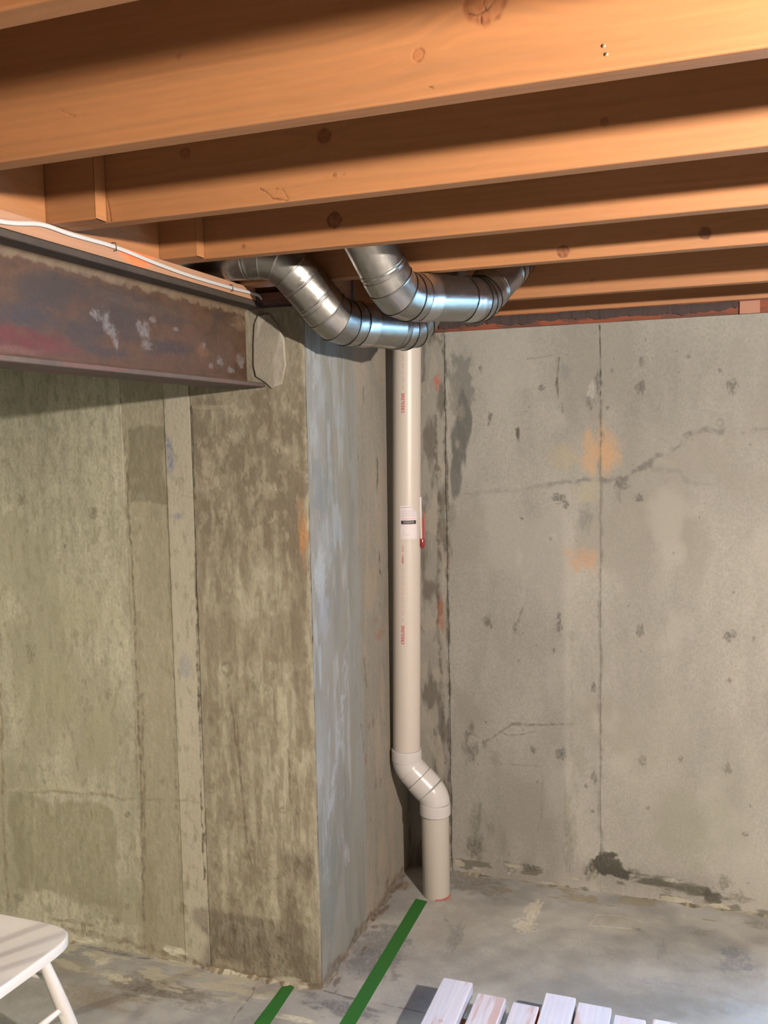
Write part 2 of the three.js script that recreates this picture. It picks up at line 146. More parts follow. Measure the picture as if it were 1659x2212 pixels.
 "bBlobs":[[0.7483,1.6475,0.0725,0.0922,[186,142,98],0.75,{"rough":0.7,"soft":0.6}],[0.7811,1.6721,0.0392,0.0734,[190,140,94],0.5,{"rough":0.6}],[0.6232,1.6323,0.0506,0.051,[166,148,112],0.6,{"soft":0.7}],[0.7006,1.2658,0.0671,0.0514,[180,136,100],0.7,{"rough":0.7,"soft":0.6}],[0.7148,1.513,0.0565,0.0508,[160,146,112],0.5,{"soft":0.6}],[0.2398,1.9174,0.0506,0.1044,[110,103,92],0.75,{"rough":0.9,"soft":0.3,"solid":1}],[0.2524,1.7861,0.029,0.1084,[100,94,84],0.95,{"rough":0.4,"soft":0.25,"solid":1}],[0.2292,1.6901,0.031,0.1056,[100,94,84],0.95,{"rough":0.4,"soft":0.25,"solid":1}],[0.2164,1.5666,0.0238,0.0975,[102,95,85],0.9,{"rough":0.4,"soft":0.3,"solid":1}],[0.2043,1.8488,0.0218,0.105,[150,138,118],0.5,{"rough":1}],[0.2256,1.6902,0.0091,0.0211,[150,138,118],0.8,{}],[0.2401,1.8127,0.0181,0.0349,[140,128,110],0.7,{"rough":0.8}],[0.1977,1.4242,0.0184,0.0536,[112,102,88],0.7,{}],[0.1488,1.9297,0.0129,0.0316,[180,100,72],0.9,{"rough":0.6}],[0.147,1.0436,0.0151,0.0658,[164,98,68],0.85,{"rough":0.8}],[0.1536,0.9891,0.0093,0.0256,[150,84,60],0.6,{}],[0.1818,1.2354,0.0074,0.0289,[150,96,72],0.5,{}],[0.9018,1.9728,0.0111,0.0195,[88,80,70],0.75,{"rough":0.9,"bump":-0.15}],[0.8988,1.8834,0.0175,0.0261,[88,80,70],0.75,{"rough":0.9,"bump":-0.15}],[1.202,1.8733,0.0164,0.0285,[88,80,70],0.75,{"rough":0.9,"bump":-0.15}],[0.7846,1.8133,0.0065,0.0067,[88,80,70],0.75,{"rough":0.9,"bump":-0.15}],[0.801,1.9447,0.0065,0.0082,[88,80,70],0.75,{"rough":0.9,"bump":-0.15}],[0.5485,1.8934,0.0119,0.0152,[88,80,70],0.75,{"rough":0.9,"bump":-0.15}],[0.6341,1.4618,0.0119,0.0154,[88,80,70],0.75,{"rough":0.9,"bump":-0.15}],[0.8945,1.4863,0.0145,0.0166,[88,80,70],0.75,{"rough":0.9,"bump":-0.15}],[0.8299,1.543,0.026,0.0234,[88,80,70],0.75,{"rough":0.9,"bump":-0.15}],[0.6061,1.0076,0.0137,0.0245,[88,80,70],0.75,{"rough":0.9,"bump":-0.15}],[0.6063,1.0461,0.0068,0.014,[88,80,70],0.75,{"rough":0.9,"bump":-0.15}],[0.8999,1.0033,0.0146,0.0238,[88,80,70],0.75,{"rough":0.9,"bump":-0.15}],[1.2048,1.0024,0.0198,0.0231,[88,80,70],0.75,{"rough":0.9,"bump":-0.15}],[1.282,0.995,0.006,0.0082,[88,80,70],0.75,{"rough":0.9,"bump":-0.15}],[0.7327,0.7826,0.0084,0.0209,[88,80,70],0.75,{"rough":0.9,"bump":-0.15}],[0.9086,0.5221,0.0147,0.0244,[88,80,70],0.75,{"rough":0.9,"bump":-0.15}],[1.2012,0.5226,0.0139,0.0237,[88,80,70],0.75,{"rough":0.9,"bump":-0.15}],[1.0411,0.5405,0.0095,0.0137,[88,80,70],0.75,{"rough":0.9,"bump":-0.15}],[0.6119,0.5211,0.0191,0.0215,[88,80,70],0.75,{"rough":0.9,"bump":-0.15}],[0.7335,0.439,0.0102,0.0248,[88,80,70],0.75,{"rough":0.9,"bump":-0.15}],[0.7044,0.4056,0.0069,0.0089,[88,80,70],0.75,{"rough":0.9,"bump":-0.15}],[0.728,0.31,0.0068,0.0071,[88,80,70],0.75,{"rough":0.9,"bump":-0.15}],[0.9286,0.3462,0.0082,0.0087,[88,80,70],0.75,{"rough":0.9,"bump":-0.15}],[0.453,0.8681,0.0053,0.0071,[88,80,70],0.75,{"rough":0.9,"bump":-0.15}],[0.5865,0.9135,0.0052,0.0089,[88,80,70],0.75,{"rough":0.9,"bump":-0.15}],[0.44,0.9941,0.0071,0.0214,[88,80,70],0.75,{"rough":0.9,"bump":-0.15}],[0.3344,1.0069,0.0164,0.0252,[88,80,70],0.75,{"rough":0.9,"bump":-0.15}],[0.5789,1.3357,0.0069,0.0104,[88,80,70],0.75,{"rough":0.9,"bump":-0.15}],[0.3195,1.9695,0.0071,0.0155,[88,80,70],0.75,{"rough":0.9,"bump":-0.15}],[0.3528,1.7886,0.0088,0.0208,[88,80,70],0.75,{"rough":0.9,"bump":-0.15}],[0.4593,1.7239,0.007,0.0309,[88,80,70],0.75,{"rough":0.9,"bump":-0.15}],[0.6054,1.4874,0.0272,0.0171,[88,80,70],0.75,{"rough":0.9,"bump":-0.15}],[1.2602,0.2887,0.0092,0.0101,[88,80,70],0.75,{"rough":0.9,"bump":-0.15}],[1.2031,0.8415,0.0077,0.0083,[88,80,70],0.75,{"rough":0.9,"bump":-0.15}],[1.276,0.3957,0.0061,0.0068,[88,80,70],0.75,{"rough":0.9,"bump":-0.15}],[0.5032,0.5232,0.0107,0.0145,[88,80,70],0.75,{"rough":0.9,"bump":-0.15}],[0.7489,1.8974,0.0147,0.043,[88,80,70],0.75,{"rough":0.9,"bump":-0.15}],[0.7241,1.8319,0.0197,0.0233,[88,80,70],0.75,{"rough":0.9,"bump":-0.15}],[1.1641,1.9287,0.006,0.0079,[88,80,70],0.75,{"rough":0.9,"bump":-0.15}],[1.0591,1.9813,0.0061,0.008,[88,80,70],0.75,{"rough":0.9,"bump":-0.15}],[1.2632,1.672,0.0045,0.0048,[88,80,70],0.75,{"rough":0.9,"bump":-0.15}],[1.0141,1.2899,0.0047,0.005,[88,80,70],0.75,{"rough":0.9,"bump":-0.15}],[0.3241,0.6161,0.0055,0.0055,[88,80,70],0.75,{"rough":0.9,"bump":-0.15}],[0.4721,1.4089,0.0053,0.0052,[88,80,70],0.75,{"rough":0.9,"bump":-0.15}],[0.6366,1.952,0.0217,0.0334,[124,118,108],0.7,{"rough":0.7}],[0.7291,1.865,0.0165,0.0499,[178,170,156],0.5,{"rough":0.9}],[0.7062,1.4146,0.0267,0.0544,[118,112,102],0.7,{"rough":0.6}],[0.6577,1.8173,0.0267,0.0503,[132,124,112],0.5,{}],[1.1655,1.7489,0.0151,0.016,[112,104,92],0.8,{"ring":0.7,"rough":0.15}],[0.4591,1.5167,0.0139,0.0243,[172,160,140],0.6,{}],[0.4602,1.2601,0.0141,0.0422,[174,162,142],0.6,{}],[0.5875,1.341,0.0171,0.0207,[172,162,144],0.5,{}],[0.3242,1.3545,0.1622,0.1771,[160,148,130],0.3,{"soft":0.7}],[0.2585,0.5275,0.0316,0.0703,[100,92,80],0.85,{"rough":0.8}],[0.2679,0.5376,0.0167,0.0296,[166,154,134],0.8,{"rough":0.9}],[0.286,0.5116,0.0093,0.0296,[96,88,76],0.7,{}],[0.3157,0.531,0.0092,0.0184,[88,80,70],0.7,{}],[0.359,0.4726,0.0256,0.0331,[118,108,92],0.5,{"rough":0.9}],[0.2819,0.1951,0.0261,0.0938,[112,106,88],0.6,{"rough":0.9}],[0.2714,0.1092,0.0412,0.049,[94,86,72],0.8,{"rough":0.8,"soft":0.6}],[0.3374,0.1927,0.0184,0.0261,[116,108,90],0.6,{}],[0.3918,0.1439,0.0219,0.0745,[122,114,94],0.5,{"rough":0.8}],[0.6415,0.1858,0.0243,0.0907,[112,104,86],0.6,{"rough":0.8}],[0.6334,0.3204,0.0174,0.1082,[126,116,98],0.5,{"rough":0.8}],[0.686,0.5052,0.0206,0.0712,[126,116,98],0.5,{"rough":0.9}],[0.7786,0.1123,0.0509,0.0467,[74,68,56],1,{"rough":0.6,"bump":-0.5,"soft":0.2,"solid":1}],[0.8208,0.086,0.0572,0.0251,[74,68,56],1,{"rough":0.6,"bump":-0.4,"soft":0.25,"solid":1}],[0.724,0.0794,0.024,0.0362,[74,68,56],0.9,{"rough":0.7}],[0.7342,0.0592,0.0171,0.0217,[160,150,124],0.8,{}],[0.8627,0.0849,0.0334,0.0214,[74,68,56],0.85,{"rough":0.8,"bump":-0.4}],[0.962,0.0691,0.0982,0.023,[84,78,62],0.9,{"rough":0.8,"bump":-0.4,"solid":1}],[1.0754,0.056,0.0864,0.0262,[88,82,64],0.9,{"rough":0.8,"bump":-0.4,"solid":1}],[1.1549,0.0402,0.041,0.0278,[74,68,56],0.9,{"rough":0.8,"bump":-0.4,"solid":1}],[1.2486,0.051,0.0402,0.0241,[100,92,74],0.6,{"rough":1}],[1.1937,0.1031,0.0219,0.0276,[96,92,70],0.6,{"rough":1}],[0.4905,0.0554,0.0359,0.0167,[74,68,56],0.8,{"rough":0.9,"bump":-0.4}],[0.4181,0.0396,0.0219,0.0149,[74,68,56],0.7,{"rough":0.9}],[1.0189,0.081,0.0356,0.0088,[186,178,156],0.7,{"rough":1}],[0.8711,0.0825,0.0133,0.0071,[180,170,146],0.7,{}],[1.0902,0.2704,0.143,0.1383,[140,134,108],0.45,{"rough":0.7,"soft":0.7}],[1.2295,0.458,0.1076,0.2028,[146,138,116],0.35,{"soft":0.7}],[0.9606,0.6016,0.1294,0.2759,[158,147,126],0.35,{"soft":0.7}]],
 "bLines":[[[[0.5715,1.5269],[0.6227,1.5438],[0.7645,1.5534],[0.838,1.553],[0.8863,1.5876],[0.9579,1.6281],[1.0205,1.6632],[1.0667,1.711],[1.1126,1.7229],[1.1733,1.72]],0.01539,[110,102,92],0.75,{"rough":0.8,"bump":-0.1}],[[[1.2332,1.7139],[1.2775,1.7224],[1.32,1.7261]],0.00891,[110,102,92],0.6,{}],[[[0.8783,1.5761],[0.9023,1.5991],[0.9262,1.6038]],0.02254,[106,98,88],0.6,{}],[[[0.9421,1.5921],[1.0364,1.5847],[1.0676,1.5454],[1.1596,1.5321]],0.01268,[124,115,104],0.5,{}],[[[0.8217,1.538],[0.8266,1.4794]],0.01625,[112,104,94],0.6,{}],[[[0.2447,1.5027],[0.4063,1.5098],[0.563,1.5303]],0.01095,[126,116,102],0.5,{}],[[[0.61,1.995],[0.6046,1.9283],[0.6075,1.8525]],0.00672,[74,66,56],0.8,{"bump":-0.3}],[[[0.6192,1.8353],[0.6224,1.8015]],0.00504,[88,80,70],0.6,{}],[[[0.4577,1.7463],[0.4591,1.7033]],0.0087,[84,74,62],0.8,{}],[[[0.36,1.8005],[0.3454,1.7663]],0.00885,[88,80,70],0.7,{}],[[[0.4929,2.0007],[0.5832,2.008]],0.00515,[110,100,86],0.5,{}],[[[0.3158,0.5328],[0.36,0.5644],[0.3966,0.595],[0.4221,0.6209],[0.4507,0.6197],[0.504,0.6243],[0.6608,0.6343]],0.00826,[106,96,80],0.7,{}],[[[0.3784,0.5843],[0.4144,0.573],[0.5215,0.597]],0.00635,[110,100,84],0.6,{}],[[[0.377,0.4561],[0.5204,0.4616],[0.5414,0.433],[0.5404,0.2913],[0.5184,0.1972]],0.00546,[124,112,94],0.5,{}],[[[0.7575,2.1078],[0.7605,1.9795],[0.7617,1.7808],[0.7614,1.6138]],0.00423,[60,54,46],0.9,{"rough":0.3,"wander":0.2}],[[[0.7614,1.6138],[0.7599,0.9322],[0.7571,0.406],[0.76,0.1385]],0.00395,[90,82,70],0.6,{"rough":0.4,"wander":0.3}],[[[0.7619,1.8472],[0.759,1.2758],[0.7554,0.4058],[0.76,0.1564]],0.01144,[118,108,94],0.6,{}],[[[0.6556,0.9961],[0.654,0.6443],[0.668,0.3065],[0.6499,0.1234]],0.01364,[128,118,102],0.4,{}],[[[0.181,2.1027],[0.1797,1.7969],[0.1814,1.442],[0.1783,0.8988],[0.1752,0.3419],[0.1739,0.0202]],0.0091,[84,74,60],0.8,{}],[[[0.1392,1.798],[0.1455,1.6205],[0.1517,1.4418],[0.1344,1.0796],[0.149,0.7126],[0.1539,0.4335]],0.0111,[88,76,62],0.7,{}],[[[0.2923,0.2804],[0.2857,0.2049],[0.2719,0.1469]],0.01299,[112,108,88],0.6,{}],[[[0.4726,1.0755],[0.4508,1.0124]],0.00529,[88,80,70],0.5,{}],[[[1.1768,1.269],[1.2216,1.3351]],0.0061,[132,124,112],0.4,{}],[[[0.9833,1.0464],[1.0082,0.7769],[0.9931,0.5012]],0.00318,[134,124,106],0.4,{}]],
 "fBlobs":[[0.0798,0.5761,0.0909,0.1096,[104,98,92],0.7,{"rough":1,"soft":0.42,"f":3}],[0.0981,0.7161,0.1013,0.0848,[96,92,90],0.7,{"rough":1,"soft":0.42,"f":3}],[0.0949,0.9498,0.1209,0.0468,[92,90,90],0.75,{"rough":1,"soft":0.42,"f":3}],[-0.0518,1.0322,0.0799,0.0285,[150,142,130],0.5,{"rough":1,"soft":0.42,"f":3}],[-0.5143,1.0444,0.1691,0.0554,[98,86,70],0.75,{"rough":1,"soft":0.42,"f":3}],[-0.6746,1.1337,0.1397,0.0611,[122,106,82],0.6,{"rough":1,"soft":0.42,"f":3}],[-0.8307,1.0239,0.0885,0.0358,[150,132,104],0.6,{"rough":1,"soft":0.42,"f":3}],[-0.3557,1.057,0.0825,0.0497,[110,100,92],0.6,{"rough":1,"soft":0.42,"f":3}],[0.2938,0.399,0.1089,0.1497,[146,136,120],0.5,{"rough":1,"soft":0.42,"f":3}],[0.2383,0.0585,0.1375,0.0731,[108,98,84],0.7,{"rough":1,"soft":0.42,"f":3}],[0.3619,0.1165,0.1002,0.049,[104,94,80],0.6,{"rough":1,"soft":0.42,"f":3}],[0.5383,0.1952,0.0256,0.0855,[190,176,152],0.85,{"rough":1,"soft":0.42,"f":3}],[0.5295,0.3252,0.0402,0.0396,[190,178,154],0.8,{"rough":1,"soft":0.42,"f":3}],[0.8468,0.1934,0.0929,0.051,[146,134,112],0.5,{"rough":1,"soft":0.42,"f":3}],[1.0981,0.3721,0.0854,0.0557,[150,146,136],0.4,{"rough":1,"soft":0.42,"f":3}],[1.2257,0.3457,0.0565,0.067,[104,102,102],0.7,{"rough":1,"soft":0.42,"f":3}],[1.2129,0.2789,0.0375,0.0292,[100,98,98],0.7,{"rough":1,"soft":0.42,"f":3}],[0.9949,0.333,0.0205,0.0519,[110,106,102],0.6,{"rough":1,"soft":0.42,"f":3}],[1.1101,0.191,0.03,0.0249,[110,102,90],0.6,{"rough":1,"soft":0.42,"f":3}],[0.8659,0.4027,0.0726,0.0393,[118,108,100],0.45,{"rough":1,"soft":0.42,"f":3}],[1.2755,0.1234,0.0752,0.0381,[150,144,128],0.5,{"rough":1,"soft":0.42,"f":3}],[1.2925,0.0703,0.0609,0.0261,[112,102,88],0.6,{"rough":1,"soft":0.42,"f":3}],[0.9049,0.2301,0.0152,0.0124,[84,76,66],0.7,{"rough":1,"soft":0.42,"f":3}],[0.3174,0.4552,0.0214,0.0864,[110,106,98],0.6,{"rough":1,"soft":0.42,"f":3}],[0.7629,0.6509,0.1223,0.0725,[130,126,120],0.4,{"rough":1,"soft":0.42,"f":3}],[1.2328,0.5983,0.0779,0.0568,[150,150,148],0.4,{"rough":1,"soft":0.42,"f":3}],[1.019,0.5441,0.068,0.0353,[118,116,114],0.5,{"rough":1,"soft":0.42,"f":3}],[0.2781,0.8303,0.041,0.0272,[120,114,108],0.4,{"rough":1,"soft":0.42,"f":3}],[0.1896,0.1509,0.0337,0.0349,[128,116,98],0.5,{"rough":1,"soft":0.42,"f":3}],[-0.7992,0.8678,0.0216,0.0149,[194,182,152],0.75,{"rough":1,"bump":0.3}],[-0.6408,0.8542,0.0334,0.0247,[194,182,152],0.75,{"rough":1,"bump":0.3}],[-0.9323,0.8943,0.0466,0.0124,[194,182,152],0.75,{"rough":1,"bump":0.3}],[-0.6659,1.0266,0.0578,0.022,[194,182,152],0.75,{"rough":1,"bump":0.3}],[-0.7678,0.9615,0.0238,0.0279,[194,182,152],0.75,{"rough":1,"bump":0.3}],[-0.8394,0.9405,0.0303,0.0142,[194,182,152],0.75,{"rough":1,"bump":0.3}],[-0.2802,0.8357,0.038,0.0168,[194,182,152],0.75,{"rough":1,"bump":0.3}],[-0.4181,0.8367,0.0446,0.0146,[194,182,152],0.75,{"rough":1,"bump":0.3}],[-0.0393,0.8544,0.0226,0.0161,[194,182,152],0.75,{"rough":1,"bump":0.3}],[-0.1747,0.9745,0.0359,0.0129,[194,182,152],0.75,{"rough":1,"bump":0.3}],[-0.0157,1.044,0.0792,0.0141,[194,182,152],0.75,{"rough":1,"bump":0.3}],[-0.0048,0.8035,0.0143,0.0238,[194,182,152],0.75,{"rough":1,"bump":0.3}],[0.0318,0.1691,0.0307,0.0421,[112,86,60],0.7,{"rough":0.8}],[0.2191,0.2234,0.0231,0.02,[170,120,96],0.6,{}],[0.1693,0.2677,0.0229,0.0164,[160,120,100],0.5,{}]],
 "fLines":[[[[0.0085,0.8909],[0.1362,0.9002],[0.2565,0.9006],[0.3524,0.9031],[0.4762,0.9139]],0.00443,[84,66,50],0.8,{"rough":0.4,"bump":-0.4}],[[[-0.2192,0.9168],[-0.2023,0.9833],[-0.1973,1.067],[-0.1821,1.165]],0.00566,[92,78,62],0.7,{"bump":-0.3}],[[[-0.2185,1.0133],[-0.2052,1.0813]],0.00822,[176,164,140],0.6,{}],[[[0.7638,0.1694],[0.7507,0.2235],[0.7499,0.2562],[0.7883,0.2442],[0.8976,0.2356]],0.00628,[204,190,164],0.9,{"rough":0.4}],[[[0.7638,0.1694],[0.8433,0.1547],[0.9164,0.1717]],0.00628,[200,186,160],0.8,{"rough":0.5}],[[[0.7694,-0.0858],[0.9256,-0.0581],[1.0914,-0.0189],[1.2486,0.0182]],0.02022,[166,150,112],0.5,{"rough":0.9}],[[[-0.0012,0.8684],[-0.0005,0.6316],[0.006,0.3714],[0.0117,0.1085]],0.0126,[98,76,56],0.7,{"bump":0.1}],[[[0.2498,0.3634],[0.3477,0.4766],[0.3326,0.5709]],0.01264,[112,108,100],0.5,{}],[[[0.2259,0.7169],[0.329,0.6431],[0.4107,0.6583]],0.00855,[166,158,142],0.5,{}],[[[-0.9789,0.909],[-0.8082,0.9069],[-0.6235,0.9073]],0.00778,[92,74,50],0.6,{}],[[[-0.8021,1.037],[-0.6819,1.0044],[-0.5535,0.9855],[-0.3494,0.9262]],0.00732,[186,170,140],0.6,{}]],
 "sBlobs":[[1.5797,2.008,0.0175,0.0236,[156,142,132],0.8,{"rough":0.9,"bump":0.2}],[1.5604,1.9834,0.0214,0.0151,[156,142,132],0.8,{"rough":0.9,"bump":0.2}],[1.6186,2.0141,0.017,0.0127,[156,142,132],0.8,{"rough":0.9,"bump":0.2}],[1.4241,1.9972,0.02,0.0206,[156,142,132],0.8,{"rough":0.9,"bump":0.2}],[1.3855,2.03,0.0165,0.0093,[156,142,132],0.8,{"rough":0.9,"bump":0.2}],[1.4145,1.9639,0.0243,0.0115,[156,142,132],0.8,{"rough":0.9,"bump":0.2}],[1.4467,2.0118,0.0118,0.0136,[156,142,132],0.8,{"rough":0.9,"bump":0.2}],[1.0537,1.9495,0.0212,0.0132,[156,142,132],0.8,{"rough":0.9,"bump":0.2}],[1.1406,1.9879,0.0125,0.0077,[156,142,132],0.8,{"rough":0.9,"bump":0.2}],[0.9288,1.9584,0.0232,0.0193,[156,142,132],0.8,{"rough":0.9,"bump":0.2}],[1.2795,2.0179,0.0134,0.006,[156,142,132],0.8,{"rough":0.9,"bump":0.2}],[0.9875,1.9273,0.0195,0.0095,[156,142,132],0.8,{"rough":0.9,"bump":0.2}],[1.1068,1.9328,0.0128,0.0078,[156,142,132],0.8,{"rough":0.9,"bump":0.2}],[1.5443,1.9579,0.0109,0.0131,[156,142,132],0.8,{"rough":0.9,"bump":0.2}],[1.8443,1.9357,0.1245,0.0247,[118,46,44],0.9,{"rough":0.7,"soft":0.6}],[1.7446,1.9251,0.0912,0.014,[124,66,56],0.8,{"rough":0.7,"soft":0.6}],[1.8731,1.9116,0.0806,0.0094,[150,96,88],0.6,{"rough":0.7,"soft":0.6}],[1.142,1.9687,0.035,0.0205,[150,100,66],0.7,{"rough":0.7,"soft":0.6}],[0.9819,2.0085,0.0838,0.0541,[116,82,58],0.6,{"rough":0.7,"soft":0.6}],[0.9212,2.0688,0.0581,0.0193,[160,124,92],0.6,{"rough":0.7,"soft":0.6}],[1.8266,1.9896,0.1123,0.0287,[66,62,66],0.7,{"rough":0.7,"soft":0.6}],[1.4435,2.0571,0.2383,0.0158,[104,80,62],0.6,{"rough":0.7,"soft":0.6}],[1.3271,1.9656,0.1086,0.0239,[58,54,58],0.7,{"rough":0.7,"soft":0.6}],[1.5816,1.9332,0.1057,0.0107,[64,60,66],0.7,{"rough":0.7,"soft":0.6}]],"patch":[[-0.1607,2.015],[-0.1556,2.0699],[-0.1439,2.0911],[-0.1099,2.0931],[-0.0834,2.06],[-0.0665,2.0168],[-0.0628,1.9413],[-0.0768,1.8897],[-0.1079,1.8799],[-0.1229,1.8943],[-0.1564,1.9151],[-0.1631,1.9459]],"wood":{"5":{"big":1,"knots":[[1.1606,0.1234,0.0265,0.55,0.45],[1.0707,0.1726,0.0083,0.45,0.55],[0.7078,0.1193,0.0038,0.4,0.5]],"cracks":[[[[1.1391,0.1323],[1.1513,0.1361],[1.1648,0.1321],[1.1746,0.1212]],0.0015,0.8],[[[1.1574,0.1377],[1.1567,0.1467]],0.0012,0.8],[[[1.1624,0.1316],[1.1601,0.1187]],0.0015,0.8],[[[1.0846,0.216],[1.089,0.2172]],0.0018,0.6],[[[0.49,0.1632],[0.5233,0.178]],0.0016,0.3]]},"4":{"knots":[[0.7634,0.1186,0.0129,0.8,0.3],[1.2687,0.1601,0.0068,0.7,0.3],[0.4695,0.1139,0.0103,0.5,0.3],[0.7817,0.1914,0.0037,0.5,0.25]],"cracks":[[[[0.6294,0.1999],[0.6418,0.2072],[0.656,0.2198],[0.6752,0.2235],[0.6866,0.2281]],0.00225,0.8],[[[0.6566,0.2011],[0.6777,0.2068],[0.6867,0.2231]],0.0016,0.5],[[[0.284,0.1735],[0.2923,0.2275]],0.00275,0.55],[[[0.7613,0.1924],[0.7817,0.193],[0.8029,0.1913]],0.0018,0.4]]},"3":{"knots":[[0.6125,0.1698,0.0174,0.85,0.25],[0.374,0.2088,0.005,0.6,0.25]],"cracks":[]},"2":{"knots":[[1.0768,0.2081,0.0153,0.9,0.3],[1.4209,0.1935,0.0149,0.9,0.25]],"cracks":[[[[1.0769,0.1965],[1.078,0.2199]],0.0018,0.8]]},"1":{"knots":[[1.0788,0.1884,0.0058,0.5,0.25]],"cracks":[]},"0":{"knots":[],"cracks":[]}},"nails":[[1.0111,2.1961],[1.0144,2.1856]],"cable":[[-0.1245,2.15,4.5],[-0.1245,2.147,3.2],[-0.1245,2.142,2.4],[-0.1245,2.1407,1.9815],[-0.1245,2.1587,1.8655],[-0.1245,2.1573,1.7809],[-0.1245,2.1593,1.6272],[-0.1245,2.1512,1.4768],[-0.1245,2.1456,1.3328],[-0.1245,2.1455,1.0927],[-0.1245,2.1473,0.9308],[-0.13,2.142,0.9]],"staples":[1.6272,1.0927,3.0],"paint":[0.642,0.075],"ductA":[[-0.9,2.245,1.175],[0.0275,2.2239,1.0919],[0.1367,2.0499,0.9718],[0.2604,2.0526,0.6611],[0.351,2.3,0.4573]],"ductB":[[0.28,2.33,1.26],[0.3582,2.0902,1.081],[0.4941,2.1174,0.7319],[0.5633,2.2582,0.5462],[0.6083000000000001,2.385,0.5162]],"printU":0.506,"labelA":0.46,"gauge":[0.138,1.425,0.197],"tapes":[["long green tape strip running up to the foot of the white pipe",[[0.108,0.256],[0.1555,0.262],[0.163,1.0],[0.166,1.9],[0.118,1.9],[0.117,1.0]]],["green tape strip ending against the foot of the left wall",[[-0.127,0.894],[-0.088,0.894],[-0.078,1.1],[-0.072,1.9],[-0.12,1.9],[-0.125,1.1]]]],"boards":[[0.4019,0.4929,0.907,0,"white board at the outer edge of the stack, next to the long green tape"],[0.5171,0.6003,0.9517,0.001,"second white board of the stack, counted from the green tape"],[0.6204,0.6959,0.9582,-0.002,"third white board of the stack, counted from the green tape, with an orange side"],[0.7032,0.7891,0.8959,0.004,"fourth white board of the stack, counted from the green tape"],[0.7968,0.8892,0.9092,0.002,"fifth white board of the stack, counted from the green tape"],[0.898,0.9822,0.9328,0,"sixth white board of the stack, counted from the green tape"],[0.9977,1.0641,0.9215,0.001,"white board at the outer edge of the stack, farthest from the green tape"]],"chair":{"at":[-0.637,0,1.706],"legs":[[0.121,0.165,0.246,0.217],[0.121,-0.165,0.246,-0.217],[-0.14,0.15,-0.22,0.2],[-0.14,-0.15,-0.22,-0.2]]}}
;
console.log('surfaces');
